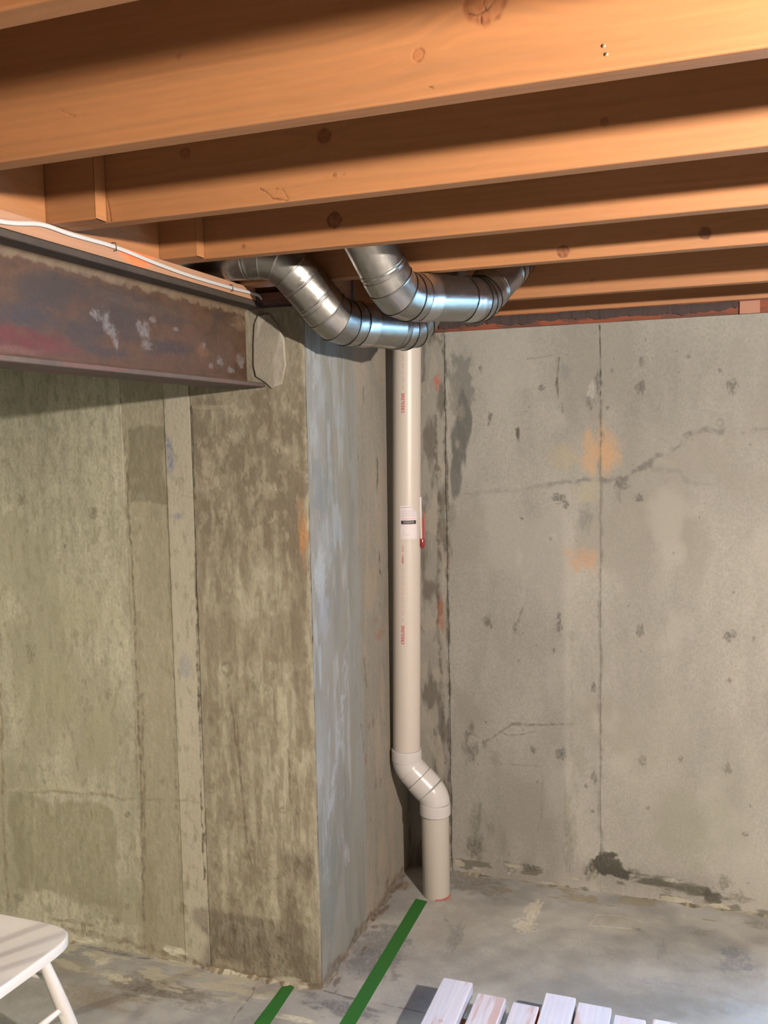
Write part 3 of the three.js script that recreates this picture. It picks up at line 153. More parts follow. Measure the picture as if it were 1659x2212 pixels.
// left wall, with the ghost of the form boards
{
  const S = new Surface(-1.5, 0, 1.5, H, 1536, 2048, A(160, 149, 122));
  S.mottle(3, 1.6, 11, 4, 0.22); S.mottle(40, 5, 12, 4, 0.16, 0.10); S.mottle(160, 120, 13, 3, 0.22, 0.16); S.mottle(60, 14, 14, 3, 0.16, 0.06);
  const dark = A(122, 110, 82), pale = A(176, 164, 134), brown = A(112, 96, 74), tan = A(150, 134, 106);
  S.patches(5, 2.5, 21, 0.02, 0.22, A(140, 130, 102), 0.55, [-1.5, 0.1, -0.65, 1.5]);
  S.band(-0.645, -0.1, -0.488, 3, A(138, 124, 97), 0.75, { edge: 0.006, bump: -0.05, seed: 31 });
  S.band(-0.488, -0.1, -0.396, 3, A(164, 150, 126), 0.85, { edge: 0.006, bump: 0.04, seed: 32 });
  S.band(-0.394, -0.1, 0.1, 3, A(124, 109, 86), 0.9, { edge: 0.005, seed: 33 });
  S.patches(45, 7, 41, -0.05, 0.45, pale, 0.34, [-0.39, 0.0, 0.02, 1.36], 0.1);
  S.patches(14, 5, 46, 0.0, 0.35, pale, 0.4, [-0.39, 0.0, 0.02, 1.36], 0.05);
  S.patches(60, 9, 42, 0.02, 0.3, brown, 0.5, [-0.39, 0.0, 0.02, 1.5], -0.08);
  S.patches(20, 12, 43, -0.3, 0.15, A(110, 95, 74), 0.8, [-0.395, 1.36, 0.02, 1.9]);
  S.patches(55, 26, 44, 0.1, 0.5, A(160, 146, 118), 0.45, [-0.395, 1.4, 0.02, 1.9], 0.15);
  S.patches(70, 42, 47, 0.05, 0.6, pale, 0.25, [-0.39, 0, 0.02, 1.9]); S.patches(80, 45, 48, 0.05, 0.5, A(104, 90, 68), 0.3, [-0.39, 0, 0.02, 1.9], -0.1); S.patches(60, 30, 49, 0.1, 0.5, A(128, 117, 90), 0.5, [-1.5, 0, -0.39, 2]);
  for (const [x0, y0, x1, y1, c, a, o] of P.aBands) S.band(x0, y0, x1, y1, A(...c), a, o);
  reseed(5); for (let k = 0; k < 240; k++) { const u = -0.39 + 0.38 * rnd(), v = 0.03 + 0.75 * rnd() * rnd(), r = 0.003 + 0.008 * rnd(); S.blob(u, v, r, r * (1 + rnd()), dark, 0.35 + 0.4 * rnd(), { rough: 0.8, bump: -0.15 }); }
  for (let k = 0; k < 150; k++) { const u = -1.5 + 1.1 * rnd(), v = 0.05 + 1.75 * rnd(), r = 0.002 + 0.005 * rnd(); S.blob(u, v, r, r * (1 + 2 * rnd()), dark, 0.3 + 0.4 * rnd(), { rough: 0.8, bump: -0.15 }); }
  for (const [u, v, ru, rv, c, a, o] of P.aBlobs) S.blob(u, v, ru, rv, A(...c), a, o);
  for (const [pts, w, c, a, o] of P.aLines) S.line(pts, w, A(...c), a, o);  // the last of these lines is the shadow edge of the trunk duct, painted in
  S.patches(9, 22, 51, 0.02, 0.2, A(196, 184, 156), 0.8, [-1.5, -0.06, 0.02, 0.05], 0.2);
  const m = std({ map: S.map(), bumpMap: S.bump(), bumpScale: 0.005, roughness: 0.92 });
  const prof = [[XL, D - 0.25], [XL, D], [-0.6505, D], [-0.6495, D - 0.003], [-0.647, D - 0.003], [-0.646, D - 0.002], [-0.490, D - 0.002], [-0.487, D + 0.0015], [-0.3975, D + 0.0015], [-0.3968, D - 0.003], [-0.395, D - 0.003], [-0.392, D], [-0.012, D], [-0.006, D - 0.0015], [-0.0005, D - 0.007], [-0.003, D - 0.012], [-0.003, D - 0.25]];
  const g = profileWall(prof, -0.05, H, 130, (q, y) => { if (q[0] < -0.02 || q[1] < D - 0.1) return [0, 0]; const t = fbm(y * 45, q[0] * 300, 61, 3); return q[0] < -0.001 ? [0.006 * t, 0] : [-Math.max(0, 0.004 * t), 0.006 * Math.min(0, t)]; }, (x, y) => [(x + 1.5) / 1.5, y / H]);
  const top = uvBy(box(XL, H - 0.002, D - 0.25, -0.008, H, D - 0.008), (x, y, z) => [(x + 1.5) / 1.5, z]);
  const wall = structure('wall_left', merge([g, top]), m, 'mottled olive brown board-formed concrete wall under the steel beam', 'wall');
  // mortar packed round the end of the steel beam
  const sh = new THREE.Shape(); P.patch.forEach(([x, y], i) => (i ? sh.lineTo(x, y) : sh.moveTo(x, y)));
  const pg = new THREE.ExtrudeGeometry(sh, { depth: 0.004, bevelEnabled: true, bevelSize: 0.004, bevelThickness: 0.004, bevelSegments: 3, steps: 1 }); pg.translate(0, 0, D - 0.001);
  const PS = new Surface(-0.2, 1.85, 0.22, 0.3, 256, 256, A(142, 129, 108)); PS.mottle(20, 14, 71, 4, 0.25, 0.2); PS.mottle(150, 150, 72, 3, 0.12, 0.08); PS.patches(22, 8, 73, 0.05, 0.4, A(184, 170, 148), 0.6);
  mesh('mortar_patch', uvBy(pg, (x, y) => [(x + 0.2) / 0.22, (y - 1.85) / 0.3]), std({ map: PS.map(), bumpMap: PS.bump(1), bumpScale: 0.005, roughness: 0.95 }), wall).userData.label = 'pale grey mortar packed beside the beam end';
}
// short return wall beside the white pipe
{
  const S = new Surface(0, 0, D, H, 1024, 2048, A(142, 130, 112));
  S.mottle(4, 2, 111, 4, 0.2); S.mottle(40, 6, 112, 4, 0.13, 0.08); S.mottle(180, 120, 113, 3, 0.18, 0.12);
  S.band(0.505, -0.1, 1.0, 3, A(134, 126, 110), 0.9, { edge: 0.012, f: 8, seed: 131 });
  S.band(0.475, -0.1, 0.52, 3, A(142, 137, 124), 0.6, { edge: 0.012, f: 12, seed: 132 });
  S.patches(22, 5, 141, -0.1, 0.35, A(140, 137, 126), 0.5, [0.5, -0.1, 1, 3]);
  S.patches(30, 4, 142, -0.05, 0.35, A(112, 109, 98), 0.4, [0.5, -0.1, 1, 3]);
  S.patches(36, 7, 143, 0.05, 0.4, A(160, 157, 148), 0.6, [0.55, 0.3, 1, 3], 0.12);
  S.patches(18, 5, 144, 0.05, 0.25, A(160, 138, 114), 0.5, [-0.1, -0.1, 0.5, 3]);
  reseed(9); for (let k = 0; k < 90; k++) { const u = 0.48 * rnd(), v = 2 * rnd(), r = 0.002 + 0.003 * rnd(); S.blob(u, v, r, r * (1.5 + 3 * rnd()), A(100, 88, 72), 0.4 + 0.4 * rnd(), { rough: 0.8, bump: -0.15 }); }
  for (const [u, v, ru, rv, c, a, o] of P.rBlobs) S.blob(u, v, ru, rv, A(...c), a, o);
  for (const [pts, w, c, a, o] of P.rLines) S.line(pts, w, A(...c), a, o);
  S.patches(8, 30, 151, -0.1, 0.1, A(120, 98, 76), 0.7, [-0.1, -0.08, 1, 0.03], 0.1);
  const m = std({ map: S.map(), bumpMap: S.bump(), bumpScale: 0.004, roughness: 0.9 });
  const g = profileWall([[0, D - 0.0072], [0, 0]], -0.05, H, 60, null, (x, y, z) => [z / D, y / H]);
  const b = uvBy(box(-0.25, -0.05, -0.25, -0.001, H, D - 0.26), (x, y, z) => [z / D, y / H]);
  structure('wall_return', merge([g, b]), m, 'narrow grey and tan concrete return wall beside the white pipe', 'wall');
}
// back wall with its panel joint; the window opening lies to the right
const WIN = { x0: 1.75, x1: 2.75, y0: 0.9, y1: 2.0 };
{
  const S = new Surface(0, 0, 1.6, H, 1536, 2048, A(151, 141, 125));
  S.mottle(2.2, 1.6, 211, 4, 0.2); S.mottle(14, 5, 212, 4, 0.14, 0.05); S.mottle(170, 150, 213, 3, 0.17, 0.1);
  S.patches(4, 3, 221, 0.05, 0.3, A(138, 127, 110), 0.5); S.patches(5, 3, 222, 0.08, 0.3, A(164, 153, 136), 0.5);
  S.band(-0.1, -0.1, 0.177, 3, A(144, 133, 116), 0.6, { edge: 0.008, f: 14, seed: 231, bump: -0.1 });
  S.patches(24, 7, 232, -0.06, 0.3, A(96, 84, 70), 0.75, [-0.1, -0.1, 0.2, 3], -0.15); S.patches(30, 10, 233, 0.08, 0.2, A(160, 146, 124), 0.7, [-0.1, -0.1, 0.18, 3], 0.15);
  reseed(21); for (let k = 0; k < 200; k++) { const u = 0.16 + 1.4 * rnd(), v = 2.1 * rnd(), r = 0.0015 + 0.003 * rnd() * rnd(); S.blob(u, v, r, r * (1 + rnd()), A(104, 94, 80), 0.35 + 0.4 * rnd(), { rough: 0.7, bump: -0.2 }); }
  for (const [u, v, ru, rv, c, a, o] of P.bBlobs) S.blob(u, v, ru, rv, A(...c), a, o);
  for (const [pts, w, c, a, o] of P.bLines) S.line(pts, w, A(...c), a, o);  // soft upright line left of the panel joint: painted shadow edge of the wall corner
  S.patches(10, 22, 241, 0.0, 0.16, A(98, 90, 74), 0.75, [0.16, -0.06, 1.6, 0.07], -0.2); S.patches(12, 26, 242, 0.1, 0.2, A(178, 166, 138), 0.7, [0.16, -0.06, 1.6, 0.06], 0.2);
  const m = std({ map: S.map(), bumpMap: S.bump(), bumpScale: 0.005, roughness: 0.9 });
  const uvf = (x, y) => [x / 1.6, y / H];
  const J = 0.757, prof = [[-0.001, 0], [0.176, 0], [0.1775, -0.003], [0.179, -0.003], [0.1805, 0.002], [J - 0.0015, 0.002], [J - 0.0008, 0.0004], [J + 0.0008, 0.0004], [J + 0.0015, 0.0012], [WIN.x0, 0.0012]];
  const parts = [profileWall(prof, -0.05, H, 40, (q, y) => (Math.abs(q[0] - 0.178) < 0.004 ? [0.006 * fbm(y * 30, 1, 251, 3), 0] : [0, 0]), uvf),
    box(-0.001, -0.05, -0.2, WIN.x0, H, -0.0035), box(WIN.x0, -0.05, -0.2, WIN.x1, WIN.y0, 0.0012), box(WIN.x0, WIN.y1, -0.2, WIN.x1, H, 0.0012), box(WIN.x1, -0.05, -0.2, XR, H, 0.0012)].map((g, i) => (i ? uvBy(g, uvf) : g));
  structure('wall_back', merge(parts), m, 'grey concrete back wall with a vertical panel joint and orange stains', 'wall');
}
const plain = std({ color: C(...A(96, 90, 80)), roughness: 0.92 });
structure('wall_right', box(XR, -0.05, -0.2, XR + 0.2, YS, ZR + 0.2), plain, 'plain concrete wall opposite the steel beam', 'wall');
structure('wall_rear', box(XL, -0.05, ZR, XR, YS, ZR + 0.2), plain, 'plain concrete wall facing the back wall', 'wall');
structure('wall_far_left', box(XL - 0.2, -0.05, D - 0.25, XL, YS, ZR + 0.2), plain, 'plain concrete wall beyond the duct trunk', 'wall');
// floor
{
  const S = new Surface(-1.2, -0.1, 3.0, 1.8, 2048, 1228, A(170, 162, 149));
  S.mottle(3, 3, 311, 4, 0.25); S.mottle(14, 18, 312, 4, 0.2, 0.08); S.mottle(160, 160, 313, 3, 0.12, 0.1);
  S.patches(4.5, 6, 321, 0.0, 0.5, A(132, 126, 116), 0.6); S.patches(6, 8, 322, 0.0, 0.45, A(190, 180, 164), 0.5);
  for (const [u, v, ru, rv, c, a, o] of P.fBlobs) S.blob(u, v, ru, rv, A(...c, 0.95), a, o);  // dark brown patch between chair and left wall: chair shadow painted into the colour
  for (const [pts, w, c, a, o] of P.fLines) S.line(pts, w, A(...c), a, o);
  S.patches(14, 40, 331, 0.0, 0.16, A(188, 176, 148), 0.75, [-1.2, D - 0.03, -0.1, D + 0.16], 0.2);
  S.patches(18, 10, 332, -0.05, 0.12, A(112, 90, 68), 0.7, [-0.02, 0, 0.05, D], 0.1);
  S.patches(14, 20, 333, 0.02, 0.18, A(150, 132, 98), 0.6, [0.2, -0.05, 1.8, 0.1], 0.15);
  const m = std({ map: S.map(), bumpMap: S.bump(), bumpScale: 0.004, roughness: 0.62 });
  const uvf = (x, y, z) => [(x + 1.2) / 3, (z + 0.1) / 1.8];
  const floor = structure('floor', uvBy(box(XL, -0.1, -0.25, XR, 0, ZR), uvf), m, 'stained grey concrete basement floor', 'floor');
  // crumbly crust along the foot of the walls
  const ridge = (at, out, L, w, h, seed, c0, c1, label) => {
    const n = Math.round(L / 0.006), q = 7, pos = [], uv = [], idx = [];
    for (let i = 0; i <= n; i++) { const s = L * i / n, [x, z] = at(s), k = smooth(-0.15, 0.35, fbm(s * 9, 2, seed, 3)) * Math.min(1, i / 6, (n - i) / 6), hh = 0.001 + h * k * (0.3 + 1.6 * Math.abs(fbm(s * 60, 4, seed + 1, 3))), ww = 0.004 + w * k * (0.7 + 1.1 * fbm(s * 40, 6, seed + 2, 4));
      for (let j = 0; j < q; j++) { const t = j / (q - 1), y = hh * Math.pow(1 - t, 1.4) * (j && j < q - 1 ? 1 + 0.5 * fbm(s * 130, t * 7, seed + 3, 2) : 1) - (j === q - 1 ? 0.001 : 0); pos.push(x + out[0] * (ww * t - 0.002), y, z + out[1] * (ww * t - 0.002)); uv.push(s, t * 0.06); } }
    for (let i = 0; i < n; i++) for (let j = 0; j + 1 < q; j++) { const a = i * q + j, b = a + q; idx.push(a, a + 1, b, b, a + 1, b + 1); }
    const g = new THREE.BufferGeometry(); g.setAttribute('position', new THREE.Float32BufferAttribute(pos, 3)); g.setAttribute('uv', new THREE.Float32BufferAttribute(uv, 2)); g.setIndex(idx); g.computeVertexNormals();
    const T = new Surface(0, 0, 1, 0.06, 512, 64, c0); T.patches(60, 60, seed + 5, -0.1, 0.25, c1, 0.9); T.mottle(150, 150, seed + 6, 3, 0.4);
    mesh('wall_foot_crust', g, std({ map: T.map(), roughness: 1, side: THREE.DoubleSide }), floor).userData.label = label;
  };
  ridge((s) => [-1.3 + s, D], [0, 1], 1.285, 0.02, 0.008, 361, A(176, 164, 138), A(132, 112, 86), 'pale crumbling crust at the foot of the left wall');
  ridge((s) => [0, D - 0.01 - s], [1, 0], 0.87, 0.014, 0.007, 371, A(112, 90, 70), A(146, 130, 110), 'brown dirt at the foot of the return wall');
  ridge((s) => [0.2 + s, 0.001], [0, 1], 1.35, 0.024, 0.009, 381, A(150, 138, 112), A(104, 94, 76), 'dirty crust at the foot of the back wall');
}

// ---------------------------------------------------------------- timber
function woodSurface(W, Hh, wu, wv, seed, base, knots = [], cracks = []) {
  const S = new Surface(0, 0, wu, wv, W, Hh, base);
  S.each(-9, -9, 99, 99, (u, v, k) => {
    let dv = 0, near = 9; for (const [ku, kv, kr] of knots) { const du = (u - ku) / (kr * 4.5), dd = (v - kv), w = Math.exp(-du * du); dv += w * kr * 1.6 * Math.sign(dd) * Math.exp(-Math.abs(dd) / (kr * 2.2)); near = Math.min(near, Math.hypot((u - ku), dd) / kr); }
    const vv = v + dv + 0.012 * fbm(u * 1.3, v * 3, seed, 3), g = fbm(u * 1.4, vv * 150, seed + 1, 4), r = Math.sin((vv + 0.02 * noise(u * 0.7, v * 4, seed + 5)) * 420 + 5 * fbm(u * 0.9, vv * 9, seed + 6, 2));
    const fleck = fbm(u * 30, v * 220, seed + 7, 2), broad = fbm(u * 2, v * 10, seed + 8, 3), m = 1 + 0.13 * g + 0.025 * r + 0.06 * fleck + 0.14 * broad;
    S.c[3 * k] *= m; S.c[3 * k + 1] *= m * (1 - 0.05 * g); S.c[3 * k + 2] *= m * (1 - 0.1 * g); S.b[k] += 0.15 * g + 0.06 * fleck;
  });
  for (const [ku, kv, kr, a = 0.8, dark = 0.25] of knots) {
    const col = [base[0] * dark * 1.5, base[1] * dark, base[2] * dark * 0.9];
    S.blob(ku, kv, kr * 1.15, kr * 1.15, [base[0] * 1.1, base[1] * 1.05, base[2]], 0.5, { rough: 0.2, soft: 0.5 });
    S.blob(ku, kv, kr, kr, col, a, { rough: 0.25, soft: 0.35, bump: -0.1 }); S.blob(ku, kv, kr * 1.1, kr * 1.1, [col[0] * 0.7, col[1] * 0.6, col[2] * 0.6], a, { ring: 0.85, rough: 0.2, soft: 0.2, bump: -0.25 });
  }
  for (const [pts, w, a = 0.8] of cracks) S.line(pts, w, [base[0] * 0.16, base[1] * 0.12, base[2] * 0.1], a, { rough: 0.3, f: 120, bump: -0.4 });
  return S;
}
// timber along x: rounded section, wood unrolled round it (front, bottom, back, top)
function beamX(x0, x1, y0, y1, z0, z1, wu, wv, uOff = 0, r = 0.004) {
  const ring = [], add = (y, z, ny, nz) => ring.push([y, z, ny, nz]);
  const arc = (cy, cz, a0) => { for (let k = 0; k <= 3; k++) { const a = a0 + k / 3 * Math.PI / 2; add(cy + r * Math.cos(a), cz + r * Math.sin(a), Math.cos(a), Math.sin(a)); } };
  // start at front top, go down the front (z1), along the bottom, up the back
  const seq = [[y1 - r, z1 - r, 0, 1], [y0 + r, z1 - r, Math.PI / 2, 1], [y0 + r, z0 + r, Math.PI, 1], [y1 - r, z0 + r, Math.PI * 1.5, 1]];
  for (const [cy, cz, a0] of seq) arc(cy, cz, a0);
  ring.push(ring[0]);
  const start = 3, order = []; for (let k = 0; k < ring.length - 1; k++) order.push(ring[(start + k) % (ring.length - 1)]); order.push(order[0]);
  const pos = [], nor = [], uv = [], idx = []; let s = 0; const nx = Math.max(1, Math.round((x1 - x0) / 0.8));
  order.forEach((q, i) => { if (i) s += Math.hypot(q[0] - order[i - 1][0], q[1] - order[i - 1][1]); for (let k = 0; k <= nx; k++) { const x = x0 + (x1 - x0) * k / nx; pos.push(x, q[0], q[1]); nor.push(0, q[2], q[3]); uv.push((x + uOff) / wu, s / wv); } });
  for (let i = 0; i + 1 < order.length; i++) for (let k = 0; k < nx; k++) { const a = i * (nx + 1) + k, b = a + nx + 1; idx.push(a, b, a + 1, a + 1, b, b + 1); }
  const g = new THREE.BufferGeometry(); g.setAttribute('position', new THREE.Float32BufferAttribute(pos, 3)); g.setAttribute('normal', new THREE.Float32BufferAttribute(nor, 3)); g.setAttribute('uv', new THREE.Float32BufferAttribute(uv, 2)); g.setIndex(idx);
  const cap = (x, n) => { const c = box(x - 0.0005, y0 + 0.002, z0 + 0.002, x + 0.0005, y1 - 0.002, z1 - 0.002); return uvBy(c, (a, b, d) => [(a + uOff) / wu + d, (b - y0) / wv]); };
  return merge([g, cap(x0 + 0.0005), cap(x1 - 0.0005)]);
}
const nailMat = std({ color: C(0.75, 0.7, 0.5), roughness: 0.3, metalness: 0.9 });
console.log('timber');
const WOOD = A(216, 140, 82, 0.41), WU = 1.9, WV = 0.546;
const ordinal = ['outermost', 'second', 'third', 'fourth', 'fifth', 'sixth', 'seventh', 'eighth', 'ninth', 'tenth', 'eleventh', 'twelfth', 'thirteenth', 'fourteenth', 'fifteenth', 'sixteenth', 'seventeenth', 'eighteenth', 'nineteenth', 'twentieth', 'twenty-first'];
const JZ = [-0.0148, 0.3795, 0.986, 1.392, 1.799, 2.205, 2.612]; for (let z = 3.018; z < 7.9; z += 0.4064) JZ.push(z);
const woods = new Map();
function woodFor(i) {
  const key = P.wood[i] ? i : 90 + (i % 2); if (woods.has(key)) return woods.get(key);
  const w = P.wood[i] ?? { knots: [[0.7, 0.12, 0.012]], cracks: [] };
  const S = woodSurface(2048, P.wood[i]?.big ? 588 : 320, WU, WV, 400 + key * 13, WOOD, w.knots, w.cracks), m = std({ map: S.map(), bumpMap: S.bump(2), bumpScale: 0.0025, roughness: 0.62 });
  woods.set(key, m); return m;
}
JZ.forEach((z, i) => {
  const x0 = i < 2 ? -0.03 : -0.258, j = mesh('floor_joist', beamX(x0, XR - 0.002, YJ, YS - 0.001, z - 0.038, z, WU, WV, 0.3), woodFor(i));
  tag(j, i === 0 ? 'orange timber floor joist lying on the sill of the back wall, outermost joist' : `orange timber floor joist, ${ordinal[i]} joist counted from the back wall sill`, 'joist', 'floor joists');
  if (i === 5) for (const [x, y] of P.nails) { const n = mesh('nail', new THREE.SphereGeometry(0.0024, 10, 6).scale(1, 1, 0.5), nailMat, j); n.position.set(x, y, z + 0.0005); n.userData.label = 'bright nail head'; }
});
// joists of the other span, lapped beside them over the beam
JZ.forEach((z, i) => {
  if (i < 2) return;
  const j = mesh('lapped_joist', beamX(XL + 0.002, i === 3 ? -0.032 : -0.017, YJ, YS - 0.001, z + 0.0005, z + 0.0385, WU, WV, 0.3 + i), woodFor(20 + i));
  tag(j, `end of the lapped joist beside the ${ordinal[i]} joist counted from the back wall sill`, 'joist', 'lapped joists of the far span');
});
// blocking over the beam, one piece in each bay
const blockMat = woodFor(21);
JZ.forEach((z, i) => {
  if (i < 4) return; const g = uvBy(rbox(-0.172, YJ, JZ[i - 1] + 0.040, -0.134, YS - 0.001, z - 0.0395, 0.003), (x, y, q, nx) => [q / WU + 0.37 * i, (y - YJ) / WV + 0.1]);
  tag(mesh('blocking', g, blockMat), `short timber block over the beam between the ${ordinal[i - 1]} and ${ordinal[i]} joists`, 'block', 'blocking over the beam');
});
// plate on top of the beam, with a smear of orange marking paint
{
  const S = woodSurface(2048, 64, 2.6, 0.08, 733, A(206, 148, 108, 0.5)), z0 = 0.93;
  S.blob(P.paint[0], 0.028, P.paint[1], 0.024, A(250, 100, 36, 0.9), 1, { rough: 0.6, soft: 0.5, f: 4 });
  const m = std({ map: S.map(), bumpMap: S.bump(1), bumpScale: 0.001, roughness: 0.7 });
  const sh = new THREE.Shape(); sh.moveTo(-0.262, 0.905); sh.lineTo(-0.16, 0.905); sh.quadraticCurveTo(-0.132, 0.915, -0.1286, 0.955); sh.lineTo(-0.1286, ZR - 0.02); sh.lineTo(-0.262, ZR - 0.02); sh.closePath();
  const g = new THREE.ExtrudeGeometry(sh, { depth: YJ - 0.0005 - 2.1315, bevelEnabled: false, curveSegments: 6 }); g.rotateX(Math.PI / 2); g.translate(0, YJ - 0.0005, 0);
  tag(mesh('beam_plate', uvBy(g, (x, y, z, nx, ny) => [(z - 0.9) / 2.6, Math.abs(ny) > 0.5 ? (x + 0.262) / 0.16 : (y - 2.1315) / 0.08]), m), 'flat timber plate with orange paint mark on top of the steel beam', 'plate');
}
// sills
{
  const S = woodSurface(2048, 128, 3.6, 0.2, 755, A(168, 88, 58, 0.42)); S.patches(14, 60, 756, 0.0, 0.15, A(84, 58, 48), 0.7);
  const m = std({ map: S.map(), bumpMap: S.bump(1), bumpScale: 0.002, roughness: 0.9 });
  const s = mesh('sill_plate', uvBy(rbox(0.01, H + 0.0005, -0.16, XR - 0.002, YJ - 0.0005, -0.004, 0.003), (x, y, z) => [x / 3.6, (y - H) / 0.2]), m); tag(s, 'reddish brown timber sill on top of the concrete back wall', 'plate');
  // ragged strip of dusty sill sealer hanging over its face
  const n = 420, pos = [], idx = []; for (let k = 0; k <= n; k++) { const x = 0.16 + (1.22 - 0.16) * k / n, lo = H + 0.012 + 0.012 * fbm(x * 14, 1, 761, 4) + 0.010 * fbm(x * 45, 3, 762, 4) + 0.004, hi = YJ - 0.003 + 0.004 * fbm(x * 30, 5, 763, 3); const zz = 0.002 + 0.004 * fbm(x * 40, 7, 764, 3); pos.push(x, lo, zz, x, (lo + hi) / 2, zz + 0.006 + 0.004 * fbm(x * 60, 9, 765, 3), x, hi, 0.001); }
  for (let k = 0; k < n; k++) for (let q = 0; q < 2; q++) { const a = 3 * k + q; idx.push(a, a + 3, a + 1, a + 1, a + 3, a + 4); }
  const g = new THREE.BufferGeometry(); g.setAttribute('position', new THREE.Float32BufferAttribute(pos, 3)); g.setIndex(idx); g.computeVertexNormals();
  mesh('sill_sealer', g, std({ color: C(...A(82, 64, 58, 0.5)), roughness: 1, side: THREE.DoubleSide }), s).userData.label = 'ragged dusty sealer strip along the sill';
  mesh('wood_shim', rbox(1.225, H + 0.001, -0.003, 1.29, YJ - 0.006, 0.006, 0.002), std({ color: C(...A(206, 140, 110, 0.45)), roughness: 0.8 }), s).userData.label = 'clean pinkish offcut at the sill';
  tag(mesh('sill_plate', uvBy(rbox(XL + 0.01, H + 0.0005, D - 0.18, -0.01, YJ - 0.0005, D - 0.02, 0.003), (x, y, z) => [x / 3.6, (y - H) / 0.2]), m), 'timber sill on top of the olive brown left wall', 'plate');
  tag(mesh('sill_plate', uvBy(rbox(-0.2, H + 0.0005, -0.003, -0.01, YJ - 0.0005, D - 0.19, 0.003), (x, y, z) => [z / 3.6, (y - H) / 0.2]), m), 'timber sill on top of the narrow return wall', 'plate');
  const rim = woodFor(22);
  tag(mesh('rim_board', uvBy(rbox(XL + 0.01, YJ + 0.0005, D - 0.1, -0.05, YS - 0.001, D - 0.062, 0.002), (x, y) => [x / WU, (y - YJ) / WV]), rim), 'upright rim board over the sill of the olive brown left wall', 'rim board');
  tag(mesh('rim_board', uvBy(rbox(-0.088, YJ + 0.0005, -0.2, -0.05, YS - 0.001, D - 0.102, 0.002), (x, y, z) => [z / WU, (y - YJ) / WV]), rim), 'upright rim board over the sill of the narrow return wall', 'rim board');
  tag(mesh('rim_board', uvBy(rbox(-0.04, YJ + 0.0005, -0.16, XR - 0.002, YS - 0.001, -0.122, 0.002), (x, y) => [x / WU, (y - YJ) / WV]), rim), 'upright rim board over the sill of the back wall', 'rim board');
  structure('ceiling', uvBy(box(XL - 0.2, YS, -0.25, XR + 0.2, YS + 0.025, ZR + 0.2), (x, y, z) => [x / WU, z / WV]), woodFor(20), 'board subfloor over the joists', 'ceiling');
}
console.log('steel');
// ---------------------------------------------------------------- steel beam
{
  const b = thing('steel_beam', 'rusty blue-black steel I-beam with red primer running into the left wall', 'beam');
  const S = new Surface(0.89, 1.88, 2.2, 0.26, 2048, 300, A(100, 68, 46, 0.44));
  S.mottle(5, 12, 811, 4, 0.35); S.mottle(40, 60, 812, 4, 0.3, 0.2); S.mottle(200, 200, 813, 3, 0.2, 0.2);
  S.patches(5, 14, 821, -0.1, 0.35, A(66, 58, 54, 0.44), 0.7, [0.95, 1.9, 3.2, 2.09]); S.patches(18, 30, 822, 0.0, 0.2, A(112, 76, 52, 0.44), 0.6, [0.89, 1.88, 1.5, 2.1]);
  S.band(0.8, 2.098, 3.2, 2.13, A(150, 122, 92, 0.44), 0.8, { edge: 0.008, f: 50, seed: 823 });
  for (const [u, v, ru, rv, c, a, o] of P.sBlobs) S.blob(u, v, ru, rv, A(...c, 0.42), a, o);
  S.band(0.8, 1.87, 3.2, 1.905, A(120, 80, 62, 0.44), 0.7, { edge: 0.012, f: 18, seed: 824 });
  const m = std({ map: S.map(), bumpMap: S.bump(1), bumpScale: 0.002, roughness: 0.68, metalness: 0.0 });
  const uvf = (x, y, z) => [(z - 0.89) / 2.2, (y - 1.88) / 0.26];
  const F = new Surface(0.89, 0, 2.2, 0.2, 1024, 96, A(112, 90, 76, 0.44)); F.mottle(8, 30, 831, 4, 0.4, 0.2); F.mottle(100, 100, 832, 3, 0.25, 0.2); F.patches(8, 30, 833, 0.05, 0.2, A(140, 84, 72, 0.44), 0.44);
  const fm = std({ map: F.map(), bumpMap: F.bump(1), bumpScale: 0.002, roughness: 0.7 }), uvF = (x, y, z, nx, ny) => [(z - 0.89) / 2.2, Math.abs(ny) > 0.5 ? (x + 0.27) / 0.2 : y];
  const G = new Surface(0.89, 0, 2.2, 0.2, 1024, 96, A(84, 68, 54, 0.44)); G.mottle(8, 30, 841, 4, 0.4, 0.2); G.mottle(100, 100, 842, 3, 0.25, 0.2);
  const gm = std({ map: G.map(), bumpMap: G.bump(1), bumpScale: 0.002, roughness: 0.75 });
  const zE = ZR - 0.01, z0 = D + 0.0015;
  mesh('web', uvBy(box(-0.199, 1.893, z0, -0.191, 2.1145, zE), uvf), m, b);
  mesh('top_flange', uvBy(rbox(-0.262, 2.1145, z0, -0.1286, 2.131, zE, 0.003), uvF), gm, b);
  mesh('bottom_flange', uvBy(rbox(-0.262, 1.880, z0, -0.1286, 1.893, zE, 0.003), uvF), fm, b).userData.label = 'bottom flange with pinkish red primer';
  const fil = []; for (const [y, s] of [[1.893, 1], [2.1145, -1]]) { const sh = new THREE.Shape(); sh.moveTo(0, 0); sh.lineTo(0.012, 0); sh.quadraticCurveTo(0.001, 0.001 * s, 0, 0.012 * s); sh.closePath(); const g = new THREE.ExtrudeGeometry(sh, { depth: zE - z0, bevelEnabled: false, curveSegments: 4 }); g.translate(-0.191, y, z0); fil.push(uvBy(g, uvf)); }
  mesh('fillet', merge(fil), m, b);
}
